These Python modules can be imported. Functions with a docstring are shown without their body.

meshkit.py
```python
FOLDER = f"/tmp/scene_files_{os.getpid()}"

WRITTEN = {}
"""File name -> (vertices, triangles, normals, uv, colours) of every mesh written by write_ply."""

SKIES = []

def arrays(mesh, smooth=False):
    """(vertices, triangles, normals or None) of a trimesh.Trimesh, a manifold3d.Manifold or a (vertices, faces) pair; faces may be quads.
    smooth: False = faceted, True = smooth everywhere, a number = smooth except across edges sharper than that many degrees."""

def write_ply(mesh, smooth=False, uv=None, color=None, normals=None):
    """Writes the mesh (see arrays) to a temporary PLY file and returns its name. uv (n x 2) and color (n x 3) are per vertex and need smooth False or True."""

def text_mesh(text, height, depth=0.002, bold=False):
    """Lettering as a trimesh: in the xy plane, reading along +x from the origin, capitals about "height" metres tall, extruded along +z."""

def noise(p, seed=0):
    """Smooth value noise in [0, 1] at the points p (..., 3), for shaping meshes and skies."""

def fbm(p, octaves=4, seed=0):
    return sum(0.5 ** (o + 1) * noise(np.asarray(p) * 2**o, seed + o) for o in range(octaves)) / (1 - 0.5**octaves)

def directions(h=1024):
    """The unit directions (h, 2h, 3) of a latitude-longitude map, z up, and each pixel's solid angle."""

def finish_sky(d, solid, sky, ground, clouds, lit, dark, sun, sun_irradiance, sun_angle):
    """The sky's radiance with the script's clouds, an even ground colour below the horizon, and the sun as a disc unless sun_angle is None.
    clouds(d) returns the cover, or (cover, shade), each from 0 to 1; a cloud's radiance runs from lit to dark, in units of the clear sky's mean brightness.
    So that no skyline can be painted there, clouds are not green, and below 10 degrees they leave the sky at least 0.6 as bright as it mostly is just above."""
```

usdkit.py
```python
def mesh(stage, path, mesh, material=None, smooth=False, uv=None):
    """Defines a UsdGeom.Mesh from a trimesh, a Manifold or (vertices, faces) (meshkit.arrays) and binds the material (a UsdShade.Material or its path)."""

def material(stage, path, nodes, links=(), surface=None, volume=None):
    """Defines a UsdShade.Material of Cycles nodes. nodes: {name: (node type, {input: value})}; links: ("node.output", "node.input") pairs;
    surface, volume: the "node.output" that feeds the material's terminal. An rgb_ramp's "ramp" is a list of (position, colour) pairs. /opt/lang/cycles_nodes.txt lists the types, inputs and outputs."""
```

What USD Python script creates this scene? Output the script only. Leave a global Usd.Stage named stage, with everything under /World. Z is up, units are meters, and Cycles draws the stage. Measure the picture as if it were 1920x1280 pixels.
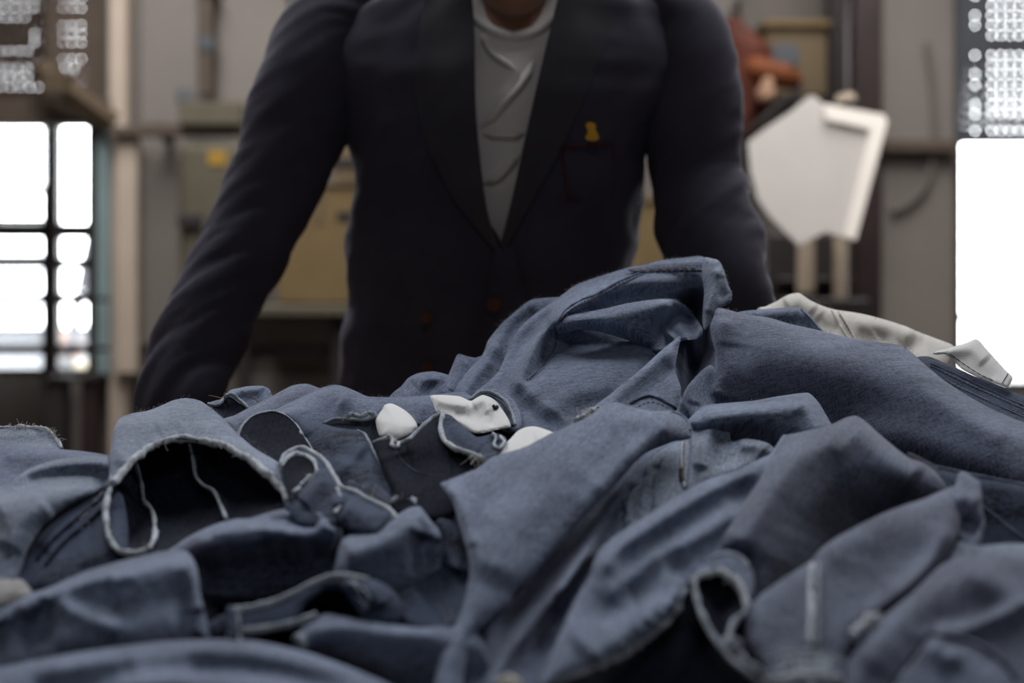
import math
import numpy as np, trimesh, manifold3d, usdkit, meshkit
from scipy.spatial import Delaunay
from pxr import Usd, UsdGeom, UsdLux, UsdShade, Gf, Sdf, Vt

stage = Usd.Stage.CreateInMemory()
UsdGeom.Xform.Define(stage, '/World')
UsdGeom.Scope.Define(stage, '/World/Looks')

# ---------------------------------------------------------------- camera, sky, lights, exposure
CAMZ, FPX = 1.05, 2667.0
cam = UsdGeom.Camera.Define(stage, '/World/camera')
cam.CreateHorizontalApertureAttr(36.0)
cam.CreateFocalLengthAttr(50.0)
cam.AddTranslateOp().Set(Gf.Vec3d(0, 0, CAMZ))
cam.AddRotateXOp().Set(90)
cam.CreateFStopAttr(2.8)
cam.CreateFocusDistanceAttr(1.31)
cam.CreateExposureAttr(1.15)
cam.CreateClippingRangeAttr(Gf.Vec2f(0.05, 500))

dome = UsdLux.DomeLight.Define(stage, '/World/overcast_sky')
dome.CreateIntensityAttr(3.2)
dome.CreateColorAttr(Gf.Vec3f(0.93, 0.97, 1.0))


def rect_light(name, x, y, z, w, h, power, col=(1, 1, 1)):
    l = UsdLux.RectLight.Define(stage, '/World/' + name)
    l.AddTranslateOp().Set(Gf.Vec3d(x, y, z))
    l.CreateWidthAttr(w)
    l.CreateHeightAttr(h)
    l.CreateIntensityAttr(power)
    l.CreateColorAttr(Gf.Vec3f(*col))
    return l


# fluorescent troffers hang over the table and along the back wall (their housings are built further down)
LAMPS = [(0.0, -0.9, 2.62, 1.8), (-0.75, 2.25, 2.62, 4.6), (0.75, 2.25, 2.62, 4.6), (-0.95, 3.25, 2.62, 8.0), (0.95, 3.25, 2.62, 8.0)]  # first entry is unseen fill, added to lift the torso front
for i, (x, y, z, e) in enumerate(LAMPS):
    rect_light('lamp_light' + ('_%03d' % i if i else ''), x, y, z - 0.012, 0.5, 1.1, e, (1.0, 0.985, 0.97))

# ---------------------------------------------------------------- helpers
used = {}


def numbered(path):
    n = used.get(path, 0)
    used[path] = n + 1
    return path if n == 0 else '%s_%03d' % (path, n)


def tag(prim, label=None, cat=None, group=None, kind=None):
    p = prim.GetPrim() if hasattr(prim, 'GetPrim') else prim
    for k, v in (('label', label), ('category', cat), ('group', group), ('kind', kind)):
        if v:
            p.SetCustomDataByKey(k, v)
    return p


def thing(name, label, cat, group=None, loc=(0, 0, 0)):
    x = UsdGeom.Xform.Define(stage, numbered('/World/' + name))
    if any(loc):
        x.AddTranslateOp().Set(Gf.Vec3d(*loc))
    tag(x, label, cat, group)
    return x


def pth(parent):
    return '/World' if parent is None else str(parent.GetPath())


def obj(name, mesh, mat, parent=None, smooth=35, uv=None, label=None, kind=None):
    m = usdkit.mesh(stage, numbered(pth(parent) + '/' + name), mesh, mat, smooth, uv)
    tag(m, label=label, kind=kind)
    return m


def struct(name, mesh, mat, parent=None, smooth=35):
    m = usdkit.mesh(stage, numbered(pth(parent) + '/' + name), mesh, mat, smooth)
    if parent is None:
        tag(m, kind='structure')
    return m


def P(px, py, d):
    """the point at distance d in front of the lens seen at (px, py) of the 1920 x 1280 frame"""
    px, py, d = np.asarray(px, float), np.asarray(py, float), np.asarray(d, float)
    px, py, d = np.broadcast_arrays(px, py, d)
    return np.stack([(px - 960) / FPX * d, d, CAMZ - (py - 640) / FPX * d], -1)


def cbox(lo, hi, ch=0.004):
    lo, hi = np.array(lo, float), np.array(hi, float)
    ch = min(ch, 0.4 * float((hi - lo).min()))
    pts = []
    for k in range(3):
        a, b = lo + ch, hi - ch
        a[k], b[k] = lo[k], hi[k]
        for s in range(8):
            pts.append([(a, b)[(s >> j) & 1][j] for j in range(3)])
    return trimesh.convex.convex_hull(np.array(pts))


def join(*ms):
    return trimesh.util.concatenate([m for m in ms])


def tube(points, radii, sides=8, caps=True, flat=1.0):
    p = np.asarray(points, float)
    t = np.gradient(p, axis=0)
    t /= np.linalg.norm(t, axis=1, keepdims=True) + 1e-12
    ref = np.array([0.02, 0.05, 1.0]) if abs(t[:, 2]).mean() < 0.85 else np.array([0.1, 1.0, 0.05])
    a = np.cross(t, ref)
    a /= np.linalg.norm(a, axis=1, keepdims=True) + 1e-12
    b = np.cross(t, a)
    ang = np.arange(sides) * 2 * np.pi / sides
    r = np.broadcast_to(np.asarray(radii, float), (len(p),))[:, None, None]
    v = p[:, None] + r * (np.cos(ang)[None, :, None] * a[:, None] + flat * np.sin(ang)[None, :, None] * b[:, None])
    i, j = np.meshgrid(np.arange(len(p) - 1), np.arange(sides), indexing='ij')
    q = np.stack([i * sides + j, i * sides + (j + 1) % sides, (i + 1) * sides + (j + 1) % sides, (i + 1) * sides + j], -1).reshape(-1, 4)
    f = np.vstack([q[:, [0, 2, 1]], q[:, [0, 3, 2]]])
    v = v.reshape(-1, 3)
    if caps:
        n = len(v)
        v = np.vstack([v, p[:1], p[-1:]])
        k = np.arange(sides)
        f = np.vstack([f, np.stack([k, (k + 1) % sides, np.full(sides, n)], 1),
                       np.stack([(len(p) - 1) * sides + (k + 1) % sides, (len(p) - 1) * sides + k, np.full(sides, n + 1)], 1)])
    return trimesh.Trimesh(v, f, process=False)


def catmull(pts, n, closed=False):
    """n points evenly along a smooth curve through pts"""
    p = np.asarray(pts, float)
    if len(p) == 2 and not closed:
        t = np.linspace(0, 1, n)[:, None]
        return p[0] * (1 - t) + p[1] * t
    q = np.vstack([p[-1:], p, p[:2]]) if closed else np.vstack([2 * p[0] - p[1], p, 2 * p[-1] - p[-2]])
    out = []
    for i in range(1, len(q) - 2):
        t = np.linspace(0, 1, 16, endpoint=False)[:, None]
        a, b, c, d = q[i - 1], q[i], q[i + 1], q[i + 2]
        k = 0.4
        m1, m2 = k * (c - a), k * (d - b)
        out.append((2 * t**3 - 3 * t**2 + 1) * b + (t**3 - 2 * t**2 + t) * m1 + (-2 * t**3 + 3 * t**2) * c + (t**3 - t**2) * m2)
    out = np.vstack(out + ([out[0][:1]] if closed else [p[-1:]]))
    s = np.r_[0, np.cumsum(np.linalg.norm(np.diff(out, axis=0), axis=1))]
    at = np.linspace(0, s[-1], n, endpoint=not closed)
    return np.stack([np.interp(at, s, out[:, k]) for k in range(out.shape[1])], 1)


def seg_dist(g, line):
    """signed distance (positive on the right of the way) and arc position 0..1 of the points g to a polyline"""
    best = np.full(len(g), 1e9)
    sign = np.ones(len(g))
    arc = np.zeros(len(g))
    ln = np.r_[0, np.cumsum(np.linalg.norm(np.diff(line, axis=0), axis=1))]
    for k in range(len(line) - 1):
        a, d = line[k], line[k + 1] - line[k]
        L2 = (d * d).sum() + 1e-9
        t = np.clip(((g - a) @ d) / L2, 0, 1)
        r = g - a - t[:, None] * d
        dist = np.hypot(r[:, 0], r[:, 1])
        c = d[0] * (g[:, 1] - a[1]) - d[1] * (g[:, 0] - a[0])
        m = dist < best
        best[m], sign[m], arc[m] = dist[m], np.sign(c[m]), (ln[k] + t[m] * (ln[k + 1] - ln[k])) / ln[-1]
    return best * np.where(sign == 0, 1, sign), arc


def inside(g, poly):
    x, y, r = g[:, 0], g[:, 1], np.zeros(len(g), bool)
    for (x0, y0), (x1, y1) in zip(poly, np.roll(poly, -1, 0)):
        c = (y0 > y) != (y1 > y)
        r ^= c & (x < (x1 - x0) * (y - y0) / (y1 - y0 + 1e-12) + x0)
    return r


# the slope of the heap: how far from the lens its surface lies at each height in the frame
DY = [300, 400, 490, 650, 750, 850, 950, 1100, 1280, 1420]
DD = [1.56, 1.51, 1.46, 1.37, 1.29, 1.19, 1.10, 1.00, 0.90, 0.84]

from scipy.interpolate import CubicSpline, PchipInterpolator  # noqa: E402
_slope = PchipInterpolator(DY, DD)


def slope(py):
    return _slope(np.clip(py, DY[0], DY[-1]))


FLOORPTS = []


class Sheet:
    """a piece of cloth of the heap: an outline on the heap, with folds (strokes) raised from it, its edges rolling away, its body as thick as the layers folded in it"""

    def __init__(s, parent, name, mat, outline, off=0.0, tilt=1.0, strokes=(), roll=0.014, grain=0, step=4.0, thick=0.014, wr=0.0012,
                 bowl=0.0, bulge=0.0, seed=0, smooth_outline=True, label=None, yc=None, build=True, lean=0.0, pucker=(), breaks=(), amp=1.0):
        off = off if off > -0.08 else -0.08 + 0.55 * (off + 0.08)
        s.off, s.tilt, s.roll, s.bowl, s.bulge, s.seed, s.wr, s.lean = off, tilt, roll, bowl, bulge, seed, wr, lean
        s.breaks = [(k, w, catmull(pts, max(6, 4 * len(pts)))) for k, w, pts in breaks]
        s.strokes = [(h * amp * 0.01 * (1 if h > 0 else 0.55), wa * (1 if h > 0 else 1.25), wb * (1 if h > 0 else 1.25), catmull(pts, max(6, 4 * len(pts)))) for h, wa, wb, pts in strokes]
        s.pucker = [(h * 0.01, w, wl, catmull(pts, max(6, 4 * len(pts)))) for h, w, wl, pts in pucker]
        cut = np.array([len(o) > 2 for o in outline])
        o = np.array([q[:2] for q in outline], float)
        n = int(np.linalg.norm(np.diff(np.vstack([o, o[:1]]), axis=0), axis=1).sum() / step)
        s.line = catmull(o, n, True)
        # edge pieces between two 'cut' points do not roll
        near = np.array([np.argmin(((o - q) ** 2).sum(1)) for q in s.line])
        s.rolls = s.line[~cut[near]]
        s.grain = math.radians(grain)
        s.yc = o[:, 1].mean() if yc is None else yc
        s.xc = o[:, 0].mean()
        if not build:
            return
        lo, hi = s.line.min(0), s.line.max(0)
        gx, gy = np.meshgrid(np.arange(lo[0], hi[0], step), np.arange(lo[1], hi[1], step * 0.9))
        gx = gx + (np.arange(gx.shape[0]) % 2)[:, None] * step / 2
        g = np.stack([gx.ravel(), gy.ravel()], 1)
        g = g[inside(g, s.line)]
        from scipy.spatial import cKDTree
        dist, _ = cKDTree(s.line).query(g)
        g = g[dist > step * 0.55]
        pts = np.vstack([s.line, g])
        nb = len(s.line)
        tri = Delaunay(pts).simplices
        cen = pts[tri].mean(1)
        tri = tri[inside(cen, s.line)]
        e1, e2 = pts[tri[:, 1]] - pts[tri[:, 0]], pts[tri[:, 2]] - pts[tri[:, 0]]
        flip = (e1[:, 0] * e2[:, 1] - e1[:, 1] * e2[:, 0]) > 0
        tri[flip] = tri[flip][:, ::-1]
        d = s.depth(pts)
        v = P(pts[:, 0], pts[:, 1], d)
        edge = np.r_[np.zeros(nb), cKDTree(s.line).query(g)[0]]
        t = np.clip(edge / 40.0, 0, 1)
        back = P(pts[:, 0], pts[:, 1], d + 0.0016 + thick * np.sqrt(1 - (1 - t) ** 2))
        N = len(pts)
        ring = np.arange(nb)
        nxt = (ring + 1) % nb
        side = np.vstack([np.stack([ring, ring + N, nxt], 1), np.stack([nxt, ring + N, nxt + N], 1)])
        area = 0.5 * np.sum(s.line[:, 0] * np.roll(s.line[:, 1], -1) - s.line[:, 1] * np.roll(s.line[:, 0], -1))
        if area < 0:
            side = side[:, ::-1]
        # front faces look at the lens
        f = np.vstack([tri, tri[:, ::-1] + N, side])
        V = np.vstack([v, back])
        sc = d / FPX
        dl = (d - d.mean()) * 0.8
        U, W = (pts[:, 0] - 960) * sc, (pts[:, 1] - 640) * sc - dl
        c, sn = math.cos(s.grain), math.sin(s.grain)
        uv = np.stack([U * c + W * sn, -U * sn + W * c], 1) + s.seed * 0.37
        m = usdkit.mesh(stage, numbered(pth(parent) + '/' + name), (V, f), mat, True, np.vstack([uv, uv]))
        tag(m, label=label)
        s.prim = m
        FLOORPTS.append(back[::3])

    def depth(s, pts):
        pts = np.atleast_2d(np.asarray(pts, float))
        d = slope(np.full(len(pts), s.yc)) + s.tilt * (slope(pts[:, 1]) - slope(s.yc)) + s.off + s.lean * (pts[:, 0] - s.xc) / 1000.0
        from scipy.spatial import cKDTree
        px2m = d / FPX
        de = cKDTree(s.line).query(pts)[0] * px2m
        if s.bulge:
            d = d - s.bulge * np.sqrt(np.clip(1 - (1 - np.clip(de / 0.05, 0, 1)) ** 2, 0, 1))
        if s.bowl:
            d = d + s.bowl * (1 - (1 - np.clip(de / 0.035, 0, 1)) ** 2)
        for h, wa, wb, line in s.strokes:
            q, a = seg_dist(pts, line)
            taper = np.clip(np.minimum(a, 1 - a) / 0.12, 0, 1)
            taper = 0.25 + 0.75 * taper * taper * (3 - 2 * taper)
            d = d - h * taper * np.exp(-(q / np.where(q < 0, wa, wb)) ** 2)
        for k, w, line in s.breaks:
            q, a = seg_dist(pts, line)
            q = np.clip(q, -400, 170)
            d = d + k * px2m * w * np.logaddexp(0, q / w)
        for h, w, wl, line in s.pucker:
            q, a = seg_dist(pts, line)
            ln = np.linalg.norm(np.diff(line, axis=0), axis=1).sum()
            ph = a * ln / wl * 2 * np.pi
            d = d - h * np.exp(-(q / w) ** 2) * (0.6 * np.sin(ph + 1.3 * np.sin(ph * 0.37) + s.seed) + 0.4 * np.sin(ph * 1.7 + 1))
        if s.wr:
            c, sn = math.cos(s.grain), math.sin(s.grain)
            U, W = pts[:, 0] * c + pts[:, 1] * sn, -pts[:, 0] * sn + pts[:, 1] * c
            q = np.stack([U / 150.0, W / 46.0, np.full(len(pts), s.seed * 3.7)], -1)
            d = d + s.wr * 3.2 * (meshkit.fbm(q, 3, 5) - 0.5)
        if s.roll and len(s.rolls):
            dr = cKDTree(s.rolls).query(pts)[0] * px2m
            t = np.clip(dr / s.roll, 0, 1)
            d = d + s.roll * (1 - np.sqrt(np.clip(1 - (1 - t) ** 2, 0, 1)))
        return d

    def on(s, pts, lift=0.001):
        pts = np.atleast_2d(np.asarray(pts, float))
        return P(pts[:, 0], pts[:, 1], s.depth(pts) - lift)


def hem(parent, sheet, pts, mat, r=0.0022, name='hem', lift=0.0008, wob=0.35, closed=False, label=None, seed=1, flat=1.0, fade=True):
    """the doubled and worn edge of a hem, a thick cord of folded cloth along pts"""
    c = catmull(pts, max(10, int(6 + np.linalg.norm(np.diff(np.asarray(pts, float), axis=0), axis=1).sum() / 5)), closed)
    p = sheet.on(c, lift) if sheet is not None else c
    n = len(p)
    k = meshkit.fbm(np.stack([np.arange(n) * 0.55, np.full(n, seed * 7.3), np.zeros(n)], -1), 3, seed)
    p = p + np.stack([k - 0.5, 0 * k, meshkit.noise(np.stack([np.arange(n) * 0.5, np.full(n, seed + 50.2), np.zeros(n)], -1)) - 0.5], -1) * r * 1.2 * wob
    rad = r * (1 + wob * 2 * (k - 0.5))
    if closed:
        p, rad = np.vstack([p, p[:1]]), np.r_[rad, rad[:1]]
    m = tube(p, rad, 8, not closed, flat)
    uv = np.stack([np.repeat(np.arange(len(p)) * 0.004, 8), np.tile(np.arange(8) * 0.0015, len(p))], 1)
    if not closed:
        uv = np.vstack([uv, [[0, 0], [0, 0]]])
    return obj(name, m, mat, parent, True, uv, label)


def stitches(parent, sheet, pts, mat, dash=0.0032, gap=0.0016, r=0.00045, lift=0.0012, name='stitching', label=None):
    c = catmull(pts, 400)
    p = sheet.on(c, lift)
    s = np.r_[0, np.cumsum(np.linalg.norm(np.diff(p, axis=0), axis=1))]
    ms = []
    a = 0.0
    while a + dash < s[-1]:
        at = np.linspace(a, a + dash, 4)
        q = np.stack([np.interp(at, s, p[:, k]) for k in range(3)], 1)
        ms.append(tube(q, [r * .6, r, r, r * .6], 5))
        a += dash + gap
    return obj(name, join(*ms), mat, parent, True, kind='stuff', label=label)


def fray(parent, sheet, pts, mat, n=120, length=0.008, w=0.00035, up=(0, 0, 1), name='frayed_threads', seed=0, spread=1.0, lift=0.001):
    """loose cotton threads along an edge"""
    rng = np.random.default_rng(100 + seed)
    c = catmull(pts, 300)
    base = sheet.on(c, lift) if sheet is not None else P(c[:, 0], c[:, 1], c[:, 2])
    cv, counts = [], []
    for k in range(n):
        b = base[rng.integers(len(base))] + rng.normal(0, 0.0006, 3)
        dirn = np.array(up, float) + rng.normal(0, 0.75 * spread, 3)
        dirn /= np.linalg.norm(dirn)
        L = length * rng.uniform(0.3, 1.0)
        bend = rng.normal(0, 0.35, 3)
        t = np.linspace(0, 1, 5)[:, None]
        cv.append(b + dirn * L * t + bend * L * t * t + np.array([0, 0, -0.2]) * L * t**2)
        counts.append(5)
    bc = UsdGeom.BasisCurves.Define(stage, numbered(pth(parent) + '/' + name))
    bc.CreateTypeAttr('linear')
    bc.CreatePointsAttr(Vt.Vec3fArray.FromNumpy(np.vstack(cv).astype(np.float32)))
    bc.CreateCurveVertexCountsAttr(counts)
    bc.CreateWidthsAttr([w])
    bc.SetWidthsInterpolation('constant')
    UsdShade.MaterialBindingAPI.Apply(bc.GetPrim()).Bind(mat)
    tag(bc, kind='stuff')
    return bc


# ---------------------------------------------------------------- materials
def material(name, nodes, links, surface='p.BSDF', volume=None):
    return usdkit.material(stage, '/World/Looks/' + name, nodes, links, surface, volume)


def plain(name, col, rough=0.6, var=0.15, scale=6.0, bump=0.0, bscale=60, metallic=0.0, sheen=0.0, coat=0.0):
    c = np.array(col, float)
    n = {'tc': ('texture_coordinate', {}), 'n': ('noise_texture', {'scale': float(scale), 'detail': 4.0}),
         'r': ('rgb_ramp', {'ramp': [(0.3, tuple(c * (1 - var))), (0.7, tuple(np.minimum(c * (1 + var), 1)))]}),
         'p': ('principled_bsdf', {'roughness': rough, 'metallic': metallic, 'sheen_weight': sheen, 'coat_weight': coat, 'specular_ior_level': 0.25})}
    l = [('tc.object', 'n.vector'), ('n.fac', 'r.fac'), ('r.color', 'p.base_color')]
    if bump:
        n['bn'] = ('noise_texture', {'scale': float(bscale), 'detail': 3.0})
        n['b'] = ('bump', {'strength': bump, 'distance': 0.002})
        l += [('tc.object', 'bn.vector'), ('bn.fac', 'b.height'), ('b.normal', 'p.normal')]
    return material(name, n, l)


def denim(name, dark, light, weave=1.0, fade=1.0, sheen=0.35, spread=1.0, spec=0.18, lo=0.54):
    """woven denim: long warp threads and short weft flecks, slubs along the warp, fading in soft patches"""
    d, l_ = np.array(dark, float), np.array(light, float)
    mid = (d + l_) / 2
    d2, l2 = mid + (d - mid) * spread, mid + (l_ - mid) * spread
    n = {
        'tc': ('texture_coordinate', {}),
        'mw': ('mapping', {'scale': (900.0, 120.0, 1.0)}), 'warp': ('noise_texture', {'scale': 1.0, 'detail': 1.0, 'roughness': 0.6}),
        'mf': ('mapping', {'scale': (140.0, 750.0, 1.0)}), 'weft': ('noise_texture', {'scale': 1.0, 'detail': 1.0, 'roughness': 0.6}),
        'ms': ('mapping', {'scale': (420.0, 16.0, 1.0)}), 'slub': ('noise_texture', {'scale': 1.0, 'detail': 2.0}),
        'mp': ('mapping', {'scale': (26.0, 14.0, 1.0)}), 'patch': ('noise_texture', {'scale': 1.0, 'detail': 3.0}),
        'a': ('math', {'math_type': 'multiply', 'value2': 0.46}), 'b': ('math', {'math_type': 'multiply_add', 'value2': 0.34}),
        'c': ('math', {'math_type': 'multiply_add', 'value2': 0.22}), 'e': ('math', {'math_type': 'multiply_add', 'value2': 0.42 * fade}),
        'r': ('rgb_ramp', {'ramp': [(lo, tuple(d2)), ((lo + 0.9) / 2, tuple(mid)), (0.90, tuple(l2))]}),
        'bump': ('bump', {'strength': 0.35 * weave, 'distance': 0.0006}),
        'p': ('principled_bsdf', {'roughness': 0.82, 'sheen_weight': sheen, 'sheen_roughness': 0.45, 'sheen_tint': (0.75, 0.82, 1.0), 'specular_ior_level': spec}),
    }
    L = [('tc.UV', 'mw.vector'), ('mw.vector', 'warp.vector'), ('tc.UV', 'mf.vector'), ('mf.vector', 'weft.vector'), ('tc.UV', 'ms.vector'), ('ms.vector', 'slub.vector'),
         ('tc.UV', 'mp.vector'), ('mp.vector', 'patch.vector'),
         ('warp.fac', 'a.value1'), ('weft.fac', 'b.value1'), ('a.value', 'b.value3'), ('slub.fac', 'c.value1'), ('b.value', 'c.value3'),
         ('patch.fac', 'e.value1'), ('c.value', 'e.value3'), ('e.value', 'r.fac'), ('r.color', 'p.base_color'), ('b.value', 'bump.height'), ('bump.normal', 'p.normal')]
    return material(name, n, L)


M = {}
M['denim_mid'] = denim('denim_mid', (0.0304, 0.0409, 0.0825), (0.2376, 0.3036, 0.4620))
M['denim_blue'] = denim('denim_blue', (0.0343, 0.0488, 0.0924), (0.2640, 0.3388, 0.5060))
M['denim_grey'] = denim('denim_grey', (0.0330, 0.0422, 0.0825), (0.2464, 0.2992, 0.4488))
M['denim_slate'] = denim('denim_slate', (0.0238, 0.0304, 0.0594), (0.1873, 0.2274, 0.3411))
M['denim_light'] = denim('denim_light', (0.0594, 0.0825, 0.1353), (0.3432, 0.4180, 0.5632))
M['denim_dark'] = denim('denim_dark', (0.0045, 0.0065, 0.016), (0.070, 0.095, 0.160), fade=1.7, lo=0.72, sheen=0.05, spec=0.10)
M['denim_ink_and_shade'] = denim('denim_ink_and_shade', (0.006, 0.007, 0.013), (0.026, 0.032, 0.054), sheen=0.0, spec=0.03)  # near-black indigo; on linings and the mound it stands in for shade
M['denim_white'] = denim('denim_white', (0.72, 0.71, 0.68), (0.92, 0.91, 0.89), fade=0.5, sheen=0.15)
M['pocket_white'] = plain('pocket_white', (0.89, 0.92, 0.96), 0.85, 0.03, 30, 0.3, 900, sheen=0.2)
M['worn_edge'] = denim('worn_edge', (0.15, 0.19, 0.26), (0.80, 0.88, 0.98), fade=1.2)
M['dull_edge'] = denim('dull_edge', (0.08, 0.105, 0.15), (0.50, 0.58, 0.68), fade=1.2)
M['thread_white'] = plain('thread_white', (0.70, 0.70, 0.68), 0.8, 0.1, 80)
M['thread_pale'] = plain('thread_pale', (0.36, 0.36, 0.38), 0.8, 0.2, 80)
M['thread_tan'] = plain('thread_tan', (0.42, 0.27, 0.13), 0.8, 0.2, 80)
M['thread_dark'] = plain('thread_dark', (0.03, 0.025, 0.03), 0.8, 0.2, 80)
M['tape'] = plain('tape', (0.34, 0.34, 0.36), 0.8, 0.2, 200, 0.3, 900)  # on the cloth corner: white cloth with its shade put into the grey

# ---------------------------------------------------------------- the room
M['wall'] = plain('wall', (0.1301, 0.1144, 0.1027), 0.75, 0.12, 1.6, 0.2, 40)
M['wall_panel'] = plain('wall_panel', (0.1661, 0.1465, 0.1329), 0.7, 0.10, 2.2, 0.15, 60)
M['plaster'] = plain('plaster', (0.396, 0.360, 0.333), 0.85, 0.1, 1.2)
M['cream'] = plain('cream', (0.3960, 0.3267, 0.2673), 0.6, 0.08, 4)
M['floor_mat'] = plain('floor_mat', (0.10, 0.092, 0.085), 0.55, 0.2, 2.5, 0.2, 20)
M['dark_steel'] = plain('dark_steel', (0.0224, 0.0176, 0.0176), 0.55, 0.2, 5)
M['maroon_steel'] = plain('maroon_steel', (0.0220, 0.0132, 0.0132), 0.5, 0.2, 5)
M['brown'] = plain('brown', (0.0784, 0.0584, 0.0448), 0.6, 0.15, 6)
M['brown_wood'] = plain('brown_wood', (0.0672, 0.0476, 0.0292), 0.6, 0.2, 9, 0.2, 40)
M['teal'] = plain('teal', (0.1845, 0.2430, 0.2520), 0.5, 0.1, 8)
M['olive'] = plain('olive', (0.0882, 0.0765, 0.0536), 0.5, 0.12, 6)
M['ochre'] = plain('ochre', (0.1339, 0.0922, 0.0416), 0.7, 0.12, 7)
M['card'] = plain('card', (0.1224, 0.0882, 0.0520), 0.8, 0.12, 9)
M['rust'] = plain('rust', (0.0630, 0.0144, 0.0072), 0.75, 0.25, 8)
M['orange'] = plain('orange', (0.1326, 0.0367, 0.0102), 0.75, 0.2, 8)
M['blush'] = plain('blush', (0.2720, 0.1600, 0.1040), 0.8, 0.1, 9)
M['slate'] = plain('slate', (0.07, 0.075, 0.085), 0.6, 0.15, 7)
M['yellow_label'] = plain('yellow_label', (0.2720, 0.1600, 0.0240), 0.6, 0.08, 20)
M['board_white'] = plain('board_white', (0.5301, 0.5001, 0.4745), 0.6, 0.05, 5)
M['board_rim'] = plain('board_rim', (0.86, 0.80, 0.74), 0.5, 0.03, 5)
M['bone'] = plain('bone', (0.3360, 0.2720, 0.2080), 0.5, 0.1, 9)
M['lamp_housing'] = plain('lamp_housing', (0.7, 0.7, 0.7), 0.4, 0.03, 4)
M['table_wood'] = plain('table_wood', (0.20, 0.14, 0.09), 0.5, 0.2, 7, 0.1, 60)
M['outside_ground'] = plain('outside_ground', (0.10, 0.10, 0.095), 0.9, 0.2, 0.5)
M['outside_wall'] = plain('outside_wall', (0.16, 0.165, 0.175), 0.9, 0.1, 0.8)
M['outside_orange'] = plain('outside_orange', (0.16, 0.085, 0.055), 0.6, 0.08, 3)
M['outside_yellow'] = plain('outside_yellow', (0.16, 0.14, 0.09), 0.6, 0.08, 3)
M['glass'] = material('glass', {'t': ('transparent_bsdf', {}), 'g': ('glossy_bsdf', {'roughness': 0.03}), 'f': ('fresnel', {'IOR': 1.45}), 'm': ('mix_closure', {})},
                      [('f.fac', 'm.fac'), ('t.BSDF', 'm.closure1'), ('g.BSDF', 'm.closure2')], 'm.closure')

X0, X1, Y0, Y1, ZC = -2.7, 2.7, -2.2, 4.3, 3.0
WT = 0.22


def bx(px0, px1, py0, py1, d0, d1, ch=0.004):
    """a box seen between two columns and two rows of the frame at its front distance d0, d1 - d0 deep"""
    a, b = P(px0, py1, d0), P(px1, py0, d0)
    return cbox((a[0], d0, a[2]), (b[0], d1, b[2]), ch)


def xz(px, py, d):
    q = P(px, py, d)
    return float(q[0]), float(q[2])


WL0, WZ0 = xz(170, 704, Y1)      # right edge and sill of the left window
WR0, WZ1 = xz(1796, 730, Y1)     # left edge and sill of the right window
WTOP = 2.45
WLX, WRX = -2.45, 2.45
def mani(lo, hi):
    return manifold3d.Manifold.cube([float(b - a) for a, b in zip(lo, hi)]).translate([float(x) for x in lo])


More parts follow.
